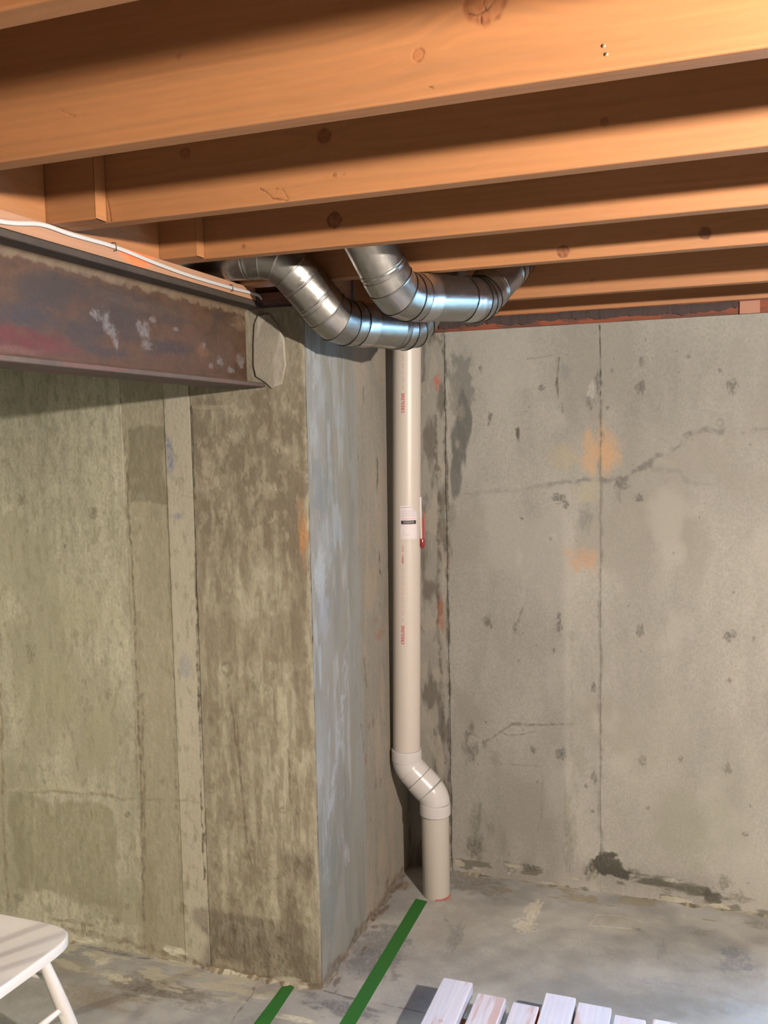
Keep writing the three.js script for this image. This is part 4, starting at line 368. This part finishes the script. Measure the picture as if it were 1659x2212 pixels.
// white cable stapled to the plate
{
  const c = thing('cable', 'white flat electrical cable stapled along the beam plate', 'cable');
  const curve = new THREE.CatmullRomCurve3(P.cable.map((q) => new THREE.Vector3(...q))), pts = curve.getPoints(120).map((v) => v.toArray());
  mesh('sheath', sweep(pts, 0.0048, 12, [1, 0.6]), std({ color: C(0.4, 0.4, 0.4), roughness: 0.45 }), c);
  for (const zz of P.staples) { let t = 0; for (let k = 0; k <= 400; k++) if (Math.abs(curve.getPoint(k / 400).z - zz) < Math.abs(curve.getPoint(t).z - zz)) t = k / 400; const q = curve.getPoint(t), g = sweep([[q.x - 0.006, q.y + 0.009, q.z], [q.x + 0.0035, q.y + 0.0085, q.z - 0.001], [q.x + 0.0045, q.y, q.z - 0.002], [q.x + 0.0035, q.y - 0.0085, q.z - 0.003], [q.x - 0.006, q.y - 0.009, q.z - 0.003]], 0.0011, 8); mesh('staple', g, std({ color: C(0.08, 0.075, 0.07), roughness: 0.4, metalness: 0.8 }), c).userData.label = 'dark wire staple'; }
}
// ---------------------------------------------------------------- window in the back wall, beyond the right edge of the view
{
  const { x0, x1, y0, y1 } = WIN, w = new THREE.Group(), za = -0.1, zb = -0.04, xm = (x0 + x1) / 2; w.name = 'window_1'; w.userData = { kind: 'structure', label: 'daylit window in the back wall beyond the orange stains', category: 'window' }; scene.add(w);
  const fm = std({ color: C(0.6, 0.6, 0.58), roughness: 0.5 });
  mesh('window_frame', merge([rbox(x0, y0, za, x1, y0 + 0.035, zb), rbox(x0, y1 - 0.035, za, x1, y1, zb), rbox(x0, y0 + 0.03, za, x0 + 0.035, y1 - 0.03, zb), rbox(x1 - 0.035, y0 + 0.03, za, x1, y1 - 0.03, zb)]), fm, w);
  mesh('window_mullion', rbox(xm - 0.018, y0 + 0.03, za + 0.005, xm + 0.018, y1 - 0.03, zb - 0.005), fm, w);
  const gl = new THREE.MeshPhysicalMaterial({ color: 0xffffff, transmission: 1, thickness: 0, roughness: 0, ior: 1.5 });
  for (const [a, b] of [[x0 + 0.034, xm - 0.017], [xm + 0.017, x1 - 0.034]]) mesh('window_pane', box(a, y0 + 0.034, -0.072, b, y1 - 0.034, -0.068), gl, w);
}
structure('ground_outside', box(-0.2, 0.4, -9, XR + 6, 0.75, -0.21), std({ color: C(0.2, 0.2, 0.15), roughness: 1 }), 'ground outside the basement window', 'ground');
// ---------------------------------------------------------------- galvanised ducts
console.log('ducts');
{
  const w = 256, rough = new Uint8Array(w * w * 4), col = new Uint8Array(w * w * 4); reseed(77);
  const cells = []; for (let k = 0; k < 420; k++) cells.push([rnd() * w, rnd() * w, rnd(), rnd()]);
  for (let j = 0; j < w; j++) for (let i = 0; i < w; i++) {
    let best = 1e9, c = cells[0]; for (const q of cells) { let dx = Math.abs(i - q[0]), dy = Math.abs(j - q[1]); dx = Math.min(dx, w - dx); dy = Math.min(dy, w - dy); const d = dx * dx + dy * dy; if (d < best) { best = d; c = q; } }
    const k = 4 * (j * w + i), n = 0.5 + 0.5 * fbm(i / 30, j / 30, 901, 3); rough[k] = rough[k + 1] = rough[k + 2] = 255 * (0.27 + 0.05 * c[2] + 0.07 * n); const s = toS(0.29 + 0.04 * c[3] + 0.05 * n); col[k] = 255 * s; col[k + 1] = 255 * s * 0.995; col[k + 2] = 255 * s * 0.975; rough[k + 3] = col[k + 3] = 255;
  }
  const rt = finish(new THREE.DataTexture(rough, w, w), false), ct = finish(new THREE.DataTexture(col, w, w), true); rt.repeat.set(3, 5); ct.repeat.set(3, 5); rt.wrapS = rt.wrapT = ct.wrapS = ct.wrapT = THREE.RepeatWrapping;
  globalThis.zinc = new THREE.MeshStandardMaterial({ map: ct, roughnessMap: rt, roughness: 1, metalness: 1 });
  globalThis.foil = new THREE.MeshStandardMaterial({ color: C(0.46, 0.47, 0.48), roughness: 0.3, metalness: 1 });
}
const V = (a) => new THREE.Vector3(...a);
function ductPiece(pts, R, bead0, bead1) {            // a run of flat gores (creased at each joint), with rolled beads at the ends
  const n = pts.length, seg = 40, geos = [], dirs = []; for (let i = 0; i + 1 < n; i++) dirs.push(pts[i + 1].clone().sub(pts[i]).normalize());
  let e1 = new THREE.Vector3(0, 1, 0); e1.sub(dirs[0].clone().multiplyScalar(e1.dot(dirs[0]))).normalize();
  for (let i = 0; i + 1 < n; i++) {
    const u = dirs[i]; e1 = e1.clone().sub(u.clone().multiplyScalar(e1.dot(u))).normalize(); const e2 = u.clone().cross(e1), L = pts[i].distanceTo(pts[i + 1]);
    const m0 = i ? dirs[i - 1].clone().add(u).normalize() : u, m1 = i + 2 < n ? u.clone().add(dirs[i + 1]).normalize() : u;
    const st = [[0, 0]]; const bead = (at) => { for (const [o, h] of [[-0.006, 0], [-0.004, 0.0022], [-0.002, 0.0003], [0, 0], [0.002, 0.0003], [0.004, 0.0022], [0.006, 0]]) st.push([at + o, h]); };
    if (i === 0 && bead0) bead(0.016); if (i + 2 < n || true) { if (i > 0) { st[0][1] = 0.0016; st.push([0.003, 0.0016], [0.004, 0]); } }
    if (i + 2 === n && bead1) bead(L - 0.016); st.push([L, i + 2 < n ? -0.0003 : 0]);
    const pos = [], nor = [], uv = [], idx = [];
    st.forEach(([s, h], row) => { for (let k = 0; k <= seg; k++) { const a = k / seg * Math.PI * 2, rr = R + h, rad = e1.clone().multiplyScalar(rr * Math.cos(a)).addScaledVector(e2, rr * Math.sin(a)); let p = pts[i].clone().add(rad); const f = s / L; const t0 = -rad.dot(m0) / u.dot(m0), t1 = L - rad.dot(m1) / u.dot(m1); const lead = s < L / 2 ? t0 + s : t1 - (L - s); p.addScaledVector(u, n > 2 ? t0 + (t1 - t0) * f : lead); pos.push(p.x, p.y, p.z); uv.push(k / seg, s + i * 0.13); } });
    for (let r = 0; r + 1 < st.length; r++) for (let k = 0; k < seg; k++) { const a = r * (seg + 1) + k, b = a + seg + 1; idx.push(a, a + 1, b, b, a + 1, b + 1); }
    const g = new THREE.BufferGeometry(); g.setAttribute('position', new THREE.Float32BufferAttribute(pos, 3)); g.setAttribute('uv', new THREE.Float32BufferAttribute(uv, 2)); g.setIndex(idx); g.computeVertexNormals();
    const N = g.attributes.normal; for (let r = 0; r < st.length; r++) { const a = r * (seg + 1), b = a + seg, v = new THREE.Vector3(N.getX(a) + N.getX(b), N.getY(a) + N.getY(b), N.getZ(a) + N.getZ(b)).normalize(); N.setXYZ(a, v.x, v.y, v.z); N.setXYZ(b, v.x, v.y, v.z); }
    geos.push(g);
  }
  return merge(geos);
}
function duct(root, corners, R, bendR, gores) {
  const c = corners.map(V); let prev = c[0];
  for (let i = 1; i < c.length; i++) {
    const last = i === c.length - 1; if (last) { mesh('duct_pipe', ductPiece([prev, c[i]], R, true, true), zinc, root); break; }
    const u = c[i].clone().sub(c[i - 1]).normalize(), v = c[i + 1].clone().sub(c[i]).normalize(), th = u.angleTo(v), T = bendR * Math.tan(th / 2);
    const a = c[i].clone().addScaledVector(u, -T), ax = u.clone().cross(v).normalize(), n = ax.clone().cross(u), O = a.clone().addScaledVector(n, bendR), pts = [a.clone().addScaledVector(u, -0.03)];
    for (let k = 0; k <= gores; k++) { const f = th * k / gores; pts.push(O.clone().addScaledVector(n.clone().applyAxisAngle(ax, f), -bendR)); }
    const e = c[i].clone().addScaledVector(v, T + 0.03); pts.push(e);
    mesh('duct_pipe', ductPiece([prev, pts[0]], R, true, true), zinc, root); mesh('elbow', ductPiece(pts, R + 0.0012, false, false), zinc, root); prev = e;
  }
}
const RD = 0.0635;
const ductA = thing('round_duct', 'galvanised round duct coming over the beam and dipping lowest above the white pipe', 'duct', [0, 0, 0], 'round ducts under the joists');
duct(ductA, P.ductA, RD, 0.085, 2);
const ductB = thing('round_duct', 'galvanised round duct dropping from the joist bay and rising again, wholly right of the beam', 'duct', [0, 0, 0], 'round ducts under the joists');
duct(ductB, P.ductB, RD, 0.085, 2);
// foil tape wrapped round the ends of the level run
{
  const wrap = (root, a, b, t0, t1, ang0, ang1) => { const A0 = V(a), u = V(b).sub(A0), L = u.length(); u.normalize(); let e1 = new THREE.Vector3(0, 1, 0); e1.sub(u.clone().multiplyScalar(e1.dot(u))).normalize(); const e2 = u.clone().cross(e1), pos = [], idx = [], na = 26, nl = 6;
    for (let i = 0; i <= nl; i++) for (let k = 0; k <= na; k++) { const an = ang0 + (ang1 - ang0) * k / na, rag = (i === 0 || i === nl) ? 0.006 * fbm(k * 0.7, i, 951, 3) : 0, s = t0 + (t1 - t0) * i / nl + rag, r = RD + 0.0022 + 0.0012 * fbm(i * 1.3, k * 0.9, 952, 3), p = A0.clone().addScaledVector(u, s).addScaledVector(e1, r * Math.cos(an)).addScaledVector(e2, r * Math.sin(an)); pos.push(p.x, p.y, p.z); }
    for (let i = 0; i < nl; i++) for (let k = 0; k < na; k++) { const q = i * (na + 1) + k, w = q + na + 1; idx.push(q, q + 1, w, w, q + 1, w + 1); }
    const g = new THREE.BufferGeometry(); g.setAttribute('position', new THREE.Float32BufferAttribute(pos, 3)); g.setIndex(idx); g.computeVertexNormals(); mesh('foil_tape', g, foil, root).userData.label = 'wrinkled foil tape'; };
  wrap(ductB, P.ductB[1], P.ductB[2], 0.075, 0.125, 0.4, 5.6); wrap(ductB, P.ductB[1], P.ductB[2], 0.285, 0.33, 0.6, 5.4); wrap(ductA, P.ductA[2], P.ductA[3], 0.08, 0.125, 0.5, 5.6);
}
// flat trunk duct hung on the other side of the beam; it shades the upper part of the left wall from the second lamp
{ const t = thing('trunk_duct', 'flat galvanised trunk duct hung under the joists beyond the beam', 'duct'); mesh('trunk', rbox(-2.95, 2.0, 1.0, -2.3, 2.15, 7.6, 0.004), zinc, t); for (let k = 0; k < 4; k++) mesh('seam', rbox(-2.954, 1.997, 1.9 + k, -2.296, 2.153, 1.93 + k, 0.003), zinc, t); for (let k = 0; k < 4; k++) mesh('hanger_strap', box(-2.97, 1.99, 1.799 + k * 0.8128, -2.952, YJ, 1.83 + k * 0.8128), zinc, t); }

// ---------------------------------------------------------------- white plastic pipe in the corner
console.log('pipe');
const PR = 0.0515, PX = [0.064, 0.0945], PZ = 0.198, Y1 = 0.545, Y0x = 0.172;
const pvc = (c) => std({ color: C(...c), roughness: 0.38 });
{
  const W = 512, HH = 2048, cv = document.createElement('canvas'); cv.width = W; cv.height = HH; const x = cv.getContext('2d');
  x.fillStyle = '#aca69f'; x.fillRect(0, 0, W, HH); const L = YS - Y1, py = (y) => HH * (1 - (y - Y1) / L);
  // printed line, read from below upward; u of the line set by the angle it faces
  const line = (s, y, size, colr) => { x.save(); x.translate(W * P.printU, py(y)); x.rotate(-Math.PI / 2); x.scale(1, 1.55); x.fillStyle = colr; x.font = `bold ${size}px sans-serif`; x.textBaseline = 'middle'; x.fillText(s, 0, 0); x.restore(); };
  for (const y of [0.962, 1.809]) { line('CRESLINE', y, 17, '#a0303c'); let q = y + 0.085; for (let k = 0; k < 11; k++) { const wd = [4, 6, 3, 5, 7, 4, 3, 6, 5, 4, 6][k]; x.fillStyle = k > 8 ? 'rgba(160,70,75,.65)' : 'rgba(150,110,105,.5)'; for (let s = 0; s < wd; s++) x.fillRect(W * P.printU - 7 + (s % 2) * 2, py(q + s * 0.0038) - 2, 11 - (s % 3), 2); q += wd * 0.0038 + 0.008; } }
  x.fillStyle = '#8c3540'; for (let k = 0; k < 4; k++) x.fillRect(W * P.printU - 7, py(1.265 + k * 0.0055) - 3, 12, 3);
  const tx = new THREE.CanvasTexture(cv); tx.colorSpace = THREE.SRGBColorSpace;
  const p = thing('plastic_pipe', 'white plastic pipe rising up the corner with an offset near the floor', 'pipe', [0, 0, 0]);
  const up = new THREE.CylinderGeometry(PR, PR, L, 48, 1, true, Math.PI, Math.PI * 2); up.translate(0, L / 2 + Y1, 0); { const q = up.attributes.position; for (let i = 0; i < q.count; i++) q.setX(i, q.getX(i) + PX[0] + (PX[1] - PX[0]) * (q.getY(i) - Y1) / 1.48); } up.translate(0, 0, PZ); up.rotateY(0);
  mesh('upper_pipe', up, std({ map: tx, roughness: 0.4 }), p);
  mesh('lower_pipe', sweep([[Y0x, 0.001, PZ], [Y0x, 0.33, PZ]], PR, 48), pvc([0.36, 0.345, 0.31]), p).userData.label = 'slightly yellower lower length';
  // two 45 degree elbows, each with a socket ring at either end
  const fit = pvc([0.43, 0.425, 0.42]); fit.roughness = 0.22;
  const dx = Y0x - PX[0], q = Math.SQRT1_2, yA = 0.49, yB = yA - dx, R1 = PR + 0.0055;
  const elbow = (pts, rad) => mesh('elbow', sweep(pts, rad, 48), fit, p);
  const bend = (A0, d0, d1, n = 8, r = 0.075) => { const u = V(d0), v = V(d1), th = u.angleTo(v), T = r * Math.tan(th / 2), a = V(A0).addScaledVector(u, -T), ax = u.clone().cross(v).normalize(), nn = ax.clone().cross(u), O = a.clone().addScaledVector(nn, r), o = []; for (let k = 0; k <= n; k++) o.push(O.clone().addScaledVector(nn.clone().applyAxisAngle(ax, th * k / n), -r).toArray()); return o; };
  const dn = [0, -1, 0], dg = [q, -q, 0], x0 = PX[0];
  const b1 = bend([x0, yA, PZ], dn, dg), b2 = bend([Y0x, yB, PZ], dg, dn);
  const hub = (a, b, r) => mesh('socket', sweep([a, V(a).lerp(V(b), 0.06).toArray(), V(a).lerp(V(b), 0.94).toArray(), b], (t, i) => (i === 0 || i === 3 ? r - 0.0015 : r), 48), fit, p);
  hub([x0, 0.553, PZ], [x0, 0.507, PZ], R1); elbow(b1, R1 - 0.001);
  const mid0 = b1[b1.length - 1], mid1 = b2[0], lp = (t) => V(mid0).lerp(V(mid1), t).toArray();
  hub(lp(-0.05), lp(0.40), R1 - 0.0005); hub(lp(0.39), lp(1.03), R1 + 0.0018); elbow(b2, R1 - 0.0003);
  hub([Y0x, 0.357, PZ], [Y0x, 0.312, PZ], R1 + 0.001);
  mesh('sealant_ring', new THREE.TorusGeometry(PR + 0.0005, 0.0024, 8, 24, 1.5).rotateX(Math.PI / 2).rotateY(0.15).translate(Y0x, 0.003, PZ), std({ color: C(...A(190, 84, 76)), roughness: 0.6 }), p).userData.label = 'red sealant at the floor';
  // paper label stuck round the front
  const lc = document.createElement('canvas'); lc.width = 256; lc.height = 512; const l = lc.getContext('2d'); l.fillStyle = '#bcb6b9'; l.fillRect(0, 0, 256, 512);
  l.fillStyle = '#555'; for (let k = 0; k < 24; k++) l.fillRect(22 + k * 9, 22, 6, 9); for (let r = 0; r < 9; r++) for (let k = 0; k < 40; k++) { l.fillStyle = 'rgba(120,112,135,.55)'; l.fillRect(20 + k * 5.4, 66 + r * 13, 3.6, 6); }
  l.fillStyle = '#c4545a'; for (let k = 0; k < 32; k++) l.fillRect(26 + k * 6.4, 198, 4.6, 8); l.fillStyle = '#191216'; l.fillRect(14, 228, 228, 56); l.fillStyle = '#cfc8cc'; for (let r = 0; r < 2; r++) for (let k = 0; k < 22; k++) l.fillRect(48 + k * 7.4, 243 + r * 19, 5, 6);
  l.fillStyle = 'rgba(110,100,105,.55)'; for (const [yy, wd] of [[308, 26], [362, 26], [392, 40], [420, 60], [446, 110], [476, 36]]) for (let k = 0; k < wd; k += 6) l.fillRect(22 + k, yy, 4, 6);
  const lt = new THREE.CanvasTexture(lc); lt.colorSpace = THREE.SRGBColorSpace; const xc = PX[0] + (PX[1] - PX[0]) * (1.415 - Y1) / 1.48;
  const lg = new THREE.CylinderGeometry(PR + 0.0006, PR + 0.0006, 0.122, 20, 1, true, P.labelA - 0.62, 1.24); lg.translate(xc, 1.413, PZ); mesh('paper_label', lg, std({ map: lt, roughness: 0.6, side: THREE.DoubleSide }), p).userData.label = 'white printed paper label with a black box';
}
// gauge on the side of the pipe: clear bent tube with red liquid on a white strip
{
  const g = thing('pressure_gauge', 'small clear tube gauge with red liquid on the side of the white pipe', 'gauge', P.gauge), red = std({ color: C(0.22, 0.012, 0.018), roughness: 0.2 });
  mesh('backing_strip', rbox(-0.0045, -0.077, -0.003, 0.0015, 0.078, 0.003, 0.0012), std({ color: C(0.5, 0.49, 0.47), roughness: 0.5 }), g);
  const glass = new THREE.MeshPhysicalMaterial({ color: 0xffffff, transmission: 1, thickness: 0, roughness: 0.05, ior: 1.4 });
  for (const [x, z] of [[0.0045, 0.001], [0.0085, -0.003]]) mesh('tube', sweep([[x, -0.075, z], [x, 0.077, z]], 0.0026, 14), glass, g);
  mesh('liquid', sweep([[0.0045, -0.074, 0.001], [0.0045, 0.0, 0.001]], 0.0023, 14), std({ color: C(0.34, 0.07, 0.07), roughness: 0.2 }), g); mesh('liquid', sweep([[0.0085, -0.074, -0.003], [0.0085, 0.022, -0.003]], 0.0023, 14), std({ color: C(0.34, 0.06, 0.065), roughness: 0.2 }), g);
  mesh('red_tip', sweep([[0.002, -0.076, 0], [0.002, -0.1, 0], [0.002, -0.108, 0], [0.002, -0.112, 0]], (t, i) => [0.0088, 0.0088, 0.0065, 0.002][i], 18), red, g);
}
// ---------------------------------------------------------------- floor things
const tapeMat = std({ color: C(...A(42, 108, 34)), roughness: 0.7 });
for (const [label, pts] of P.tapes) { const sh = new THREE.Shape(); pts.forEach(([x, z], i) => (i ? sh.lineTo(x, -z) : sh.moveTo(x, -z))); const g = new THREE.ExtrudeGeometry(sh, { depth: 0.0006, bevelEnabled: false }); g.rotateX(-Math.PI / 2); g.translate(0, 0.0003, 0); tag(mesh('masking_tape', g, tapeMat), label, 'tape', 'green tape lines on the floor'); }
// loose white-washed boards on two bearers
{
  const top = 0.127, zf = 2.35, white = A(222, 212, 212, 0.6);
  const S = woodSurface(1024, 256, 1.6, 0.26, 1201, white, [[0.2, 0.05, 0.006, 0.6, 0.5]]); S.patches(3, 30, 1202, 0.0, 0.4, A(220, 190, 184, 0.6), 0.5); S.patches(4, 40, 1203, 0.2, 0.36, A(200, 140, 110, 0.6), 0.5);
  const m = std({ map: S.map(), bumpMap: S.bump(1), bumpScale: 0.001, roughness: 0.6 });
  P.boards.forEach(([x0, x1, z0, lift, label], i) => { const g = uvBy(rbox(x0, top - 0.038, z0, x1, top + lift, zf, 0.004), (x, y, z, nx, ny) => [(z - z0) / 1.6 + i * 0.31, Math.abs(nx) > 0.6 ? (y) / 0.26 + 0.35 : (x - x0) / 0.26 + i * 0.27]); const bd = mesh('board', g, m); if (i === 2) mesh('stained_edge', rbox(x1 - 0.0006, top - 0.034, z0 + 0.002, x1 + 0.0006, top + lift - 0.003, zf - 0.002, 0.0004), std({ color: C(...A(190, 96, 52)), roughness: 0.8 }), bd).userData.label = 'orange stained edge'; tag(bd, label, 'board', 'white boards stacked on the floor'); });
  const bm = std({ color: C(...A(170, 120, 90)), roughness: 0.8 });
  tag(mesh('bearer', rbox(0.43, 0.0005, 1.02, 1.12, top - 0.0385, 1.105, 0.004), bm), 'timber bearer under the far ends of the white boards', 'bearer'); tag(mesh('bearer', rbox(0.43, 0.0005, 2.1, 1.12, top - 0.0385, 2.185, 0.004), bm), 'timber bearer under the near ends of the white boards', 'bearer');
}
// white spindle-back chair, its back towards the room
{
  const c = thing('spindle_chair', 'white painted wooden chair with spindle back standing by the olive brown wall', 'chair', P.chair.at); c.rotation.y = Math.PI / 2; const w = std({ color: C(0.57, 0.57, 0.55), roughness: 0.42 });
  // seat: rounded outline, dished top
  const N = 72, rings = 9, pos = [], idx = []; const out = (a) => { const cx = Math.cos(a), sx = Math.sin(a), e = 5.5, k = Math.pow(Math.pow(Math.abs(cx), e) + Math.pow(Math.abs(sx), e), -1 / e); let x = 0.215 * k * cx, z = 0.215 * k * sx; z *= 1 + 0.10 * (x / 0.215) * 0.6; return [x, z]; };
  const layer = (f, y, dish) => { for (let k = 0; k < N; k++) { const [x, z] = out(k / N * Math.PI * 2); pos.push(x * f, y - (dish ? 0.014 * (1 - f * f) * (0.6 + 0.4 * Math.cos(z * f * 14)) : 0), z * f); } };
  for (let r = 0; r < rings; r++) layer(0.04 + 0.93 * r / (rings - 1), 0.45, true); layer(0.99, 0.4485, false); layer(1, 0.4455, false); layer(1.0, 0.424, false); layer(0.97, 0.419, false); layer(0.04, 0.419, false);
  const R = pos.length / 3 / N; for (let r = 0; r + 1 < R; r++) for (let k = 0; k < N; k++) { const a = r * N + k, b = r * N + (k + 1) % N, d = a + N, e = b + N; idx.push(a, b, d, d, b, e); }
  const g = new THREE.BufferGeometry(); g.setAttribute('position', new THREE.Float32BufferAttribute(pos, 3)); g.setIndex(idx); g.computeVertexNormals(); mesh('seat', g, w, c);
  const L = P.chair.legs, at = (l, y) => { const [x1, z1, x0, z0] = l, t = 1 - y / 0.424; return [x1 + (x0 - x1) * t, y, z1 + (z0 - z1) * t]; };
  for (const l of L) { const pts = []; for (let k = 0; k <= 16; k++) pts.push(at(l, 0.4235 * (1 - k / 16) + 0.0005)); mesh('leg', sweep(pts, (t) => 0.0125 + 0.0055 * Math.sin(Math.PI * Math.min(1, t * 1.15)) , 18), w, c); }
  const rail = (a, b, ya, yb = ya) => mesh('stretcher', sweep([at(a, ya), V(at(a, ya)).lerp(V(at(b, yb)), 0.5).toArray(), at(b, yb)], (t, i) => (i === 1 ? 0.0105 : 0.0075), 14), w, c);
  rail(L[0], L[2], 0.25); rail(L[1], L[3], 0.25); rail(L[0], L[1], 0.345); rail(L[2], L[3], 0.17);
  const nS = 5; for (let k = 0; k < nS; k++) { const z = -0.17 + 0.34 * k / (nS - 1); mesh('spindle', sweep([[-0.188, 0.447, z * 0.95], [-0.213, 0.58, z * 1.04], [-0.25, 0.765, z * 1.12]], (t, i) => [0.011, 0.013, 0.009][i], 12), w, c); }
  const cr = []; for (let k = 0; k <= 16; k++) { const z = -0.21 + 0.42 * k / 16; cr.push([-0.252 - 0.02 * (1 - (z / 0.21) ** 2), 0.785, z]); } mesh('crest_rail', sweep(cr, 0.028, 14, [1, 0.36]), w, c);
}
// ---------------------------------------------------------------- bare lamps under the joists
function lamp(spec, label) {
  const [x, y, z] = spec.at, l = thing('lampholder', label, 'lamp', [x, YJ, z]);
  const lathe = (pts) => new THREE.LatheGeometry(pts.map(([r, h]) => new THREE.Vector2(r, h)), 32), por = std({ color: C(0.8, 0.8, 0.78), roughness: 0.25 });
  mesh('porcelain_base', lathe([[0.0005, -0.0005], [0.054, -0.0005], [0.056, -0.006], [0.05, -0.014], [0.03, -0.022], [0.024, -0.05], [0.0005, -0.05]]), por, l);
  const gm = new THREE.MeshStandardMaterial({ color: 0xffffff, emissive: C(...spec.rgb), emissiveIntensity: 6, roughness: 0.3 });
  const b = mesh('bulb', lathe([[0.012, -0.05], [0.014, -0.065], [0.022, -0.085], [0.029, -0.105], [0.03, -0.12], [0.026, -0.137], [0.014, -0.148], [0.0005, -0.15]]), gm, l); b.castShadow = false; b.position.y = -0.05; b.geometry.translate(0, 0.05, 0); b.scale.setScalar(spec.size);
  const p = new THREE.PointLight(C(...spec.rgb), spec.I); p.position.set(0, y - YJ, 0); p.castShadow = true; p.shadow.radius = 1.5 * spec.size; p.name = 'bulb_light'; l.add(p);
}
lamp(BULB_A, 'bare bulb in a porcelain holder under the joists right of the beam'); lamp(BULB_B, 'bare bulb in a porcelain holder beyond the trunk duct');
renderer.render(scene, camera);
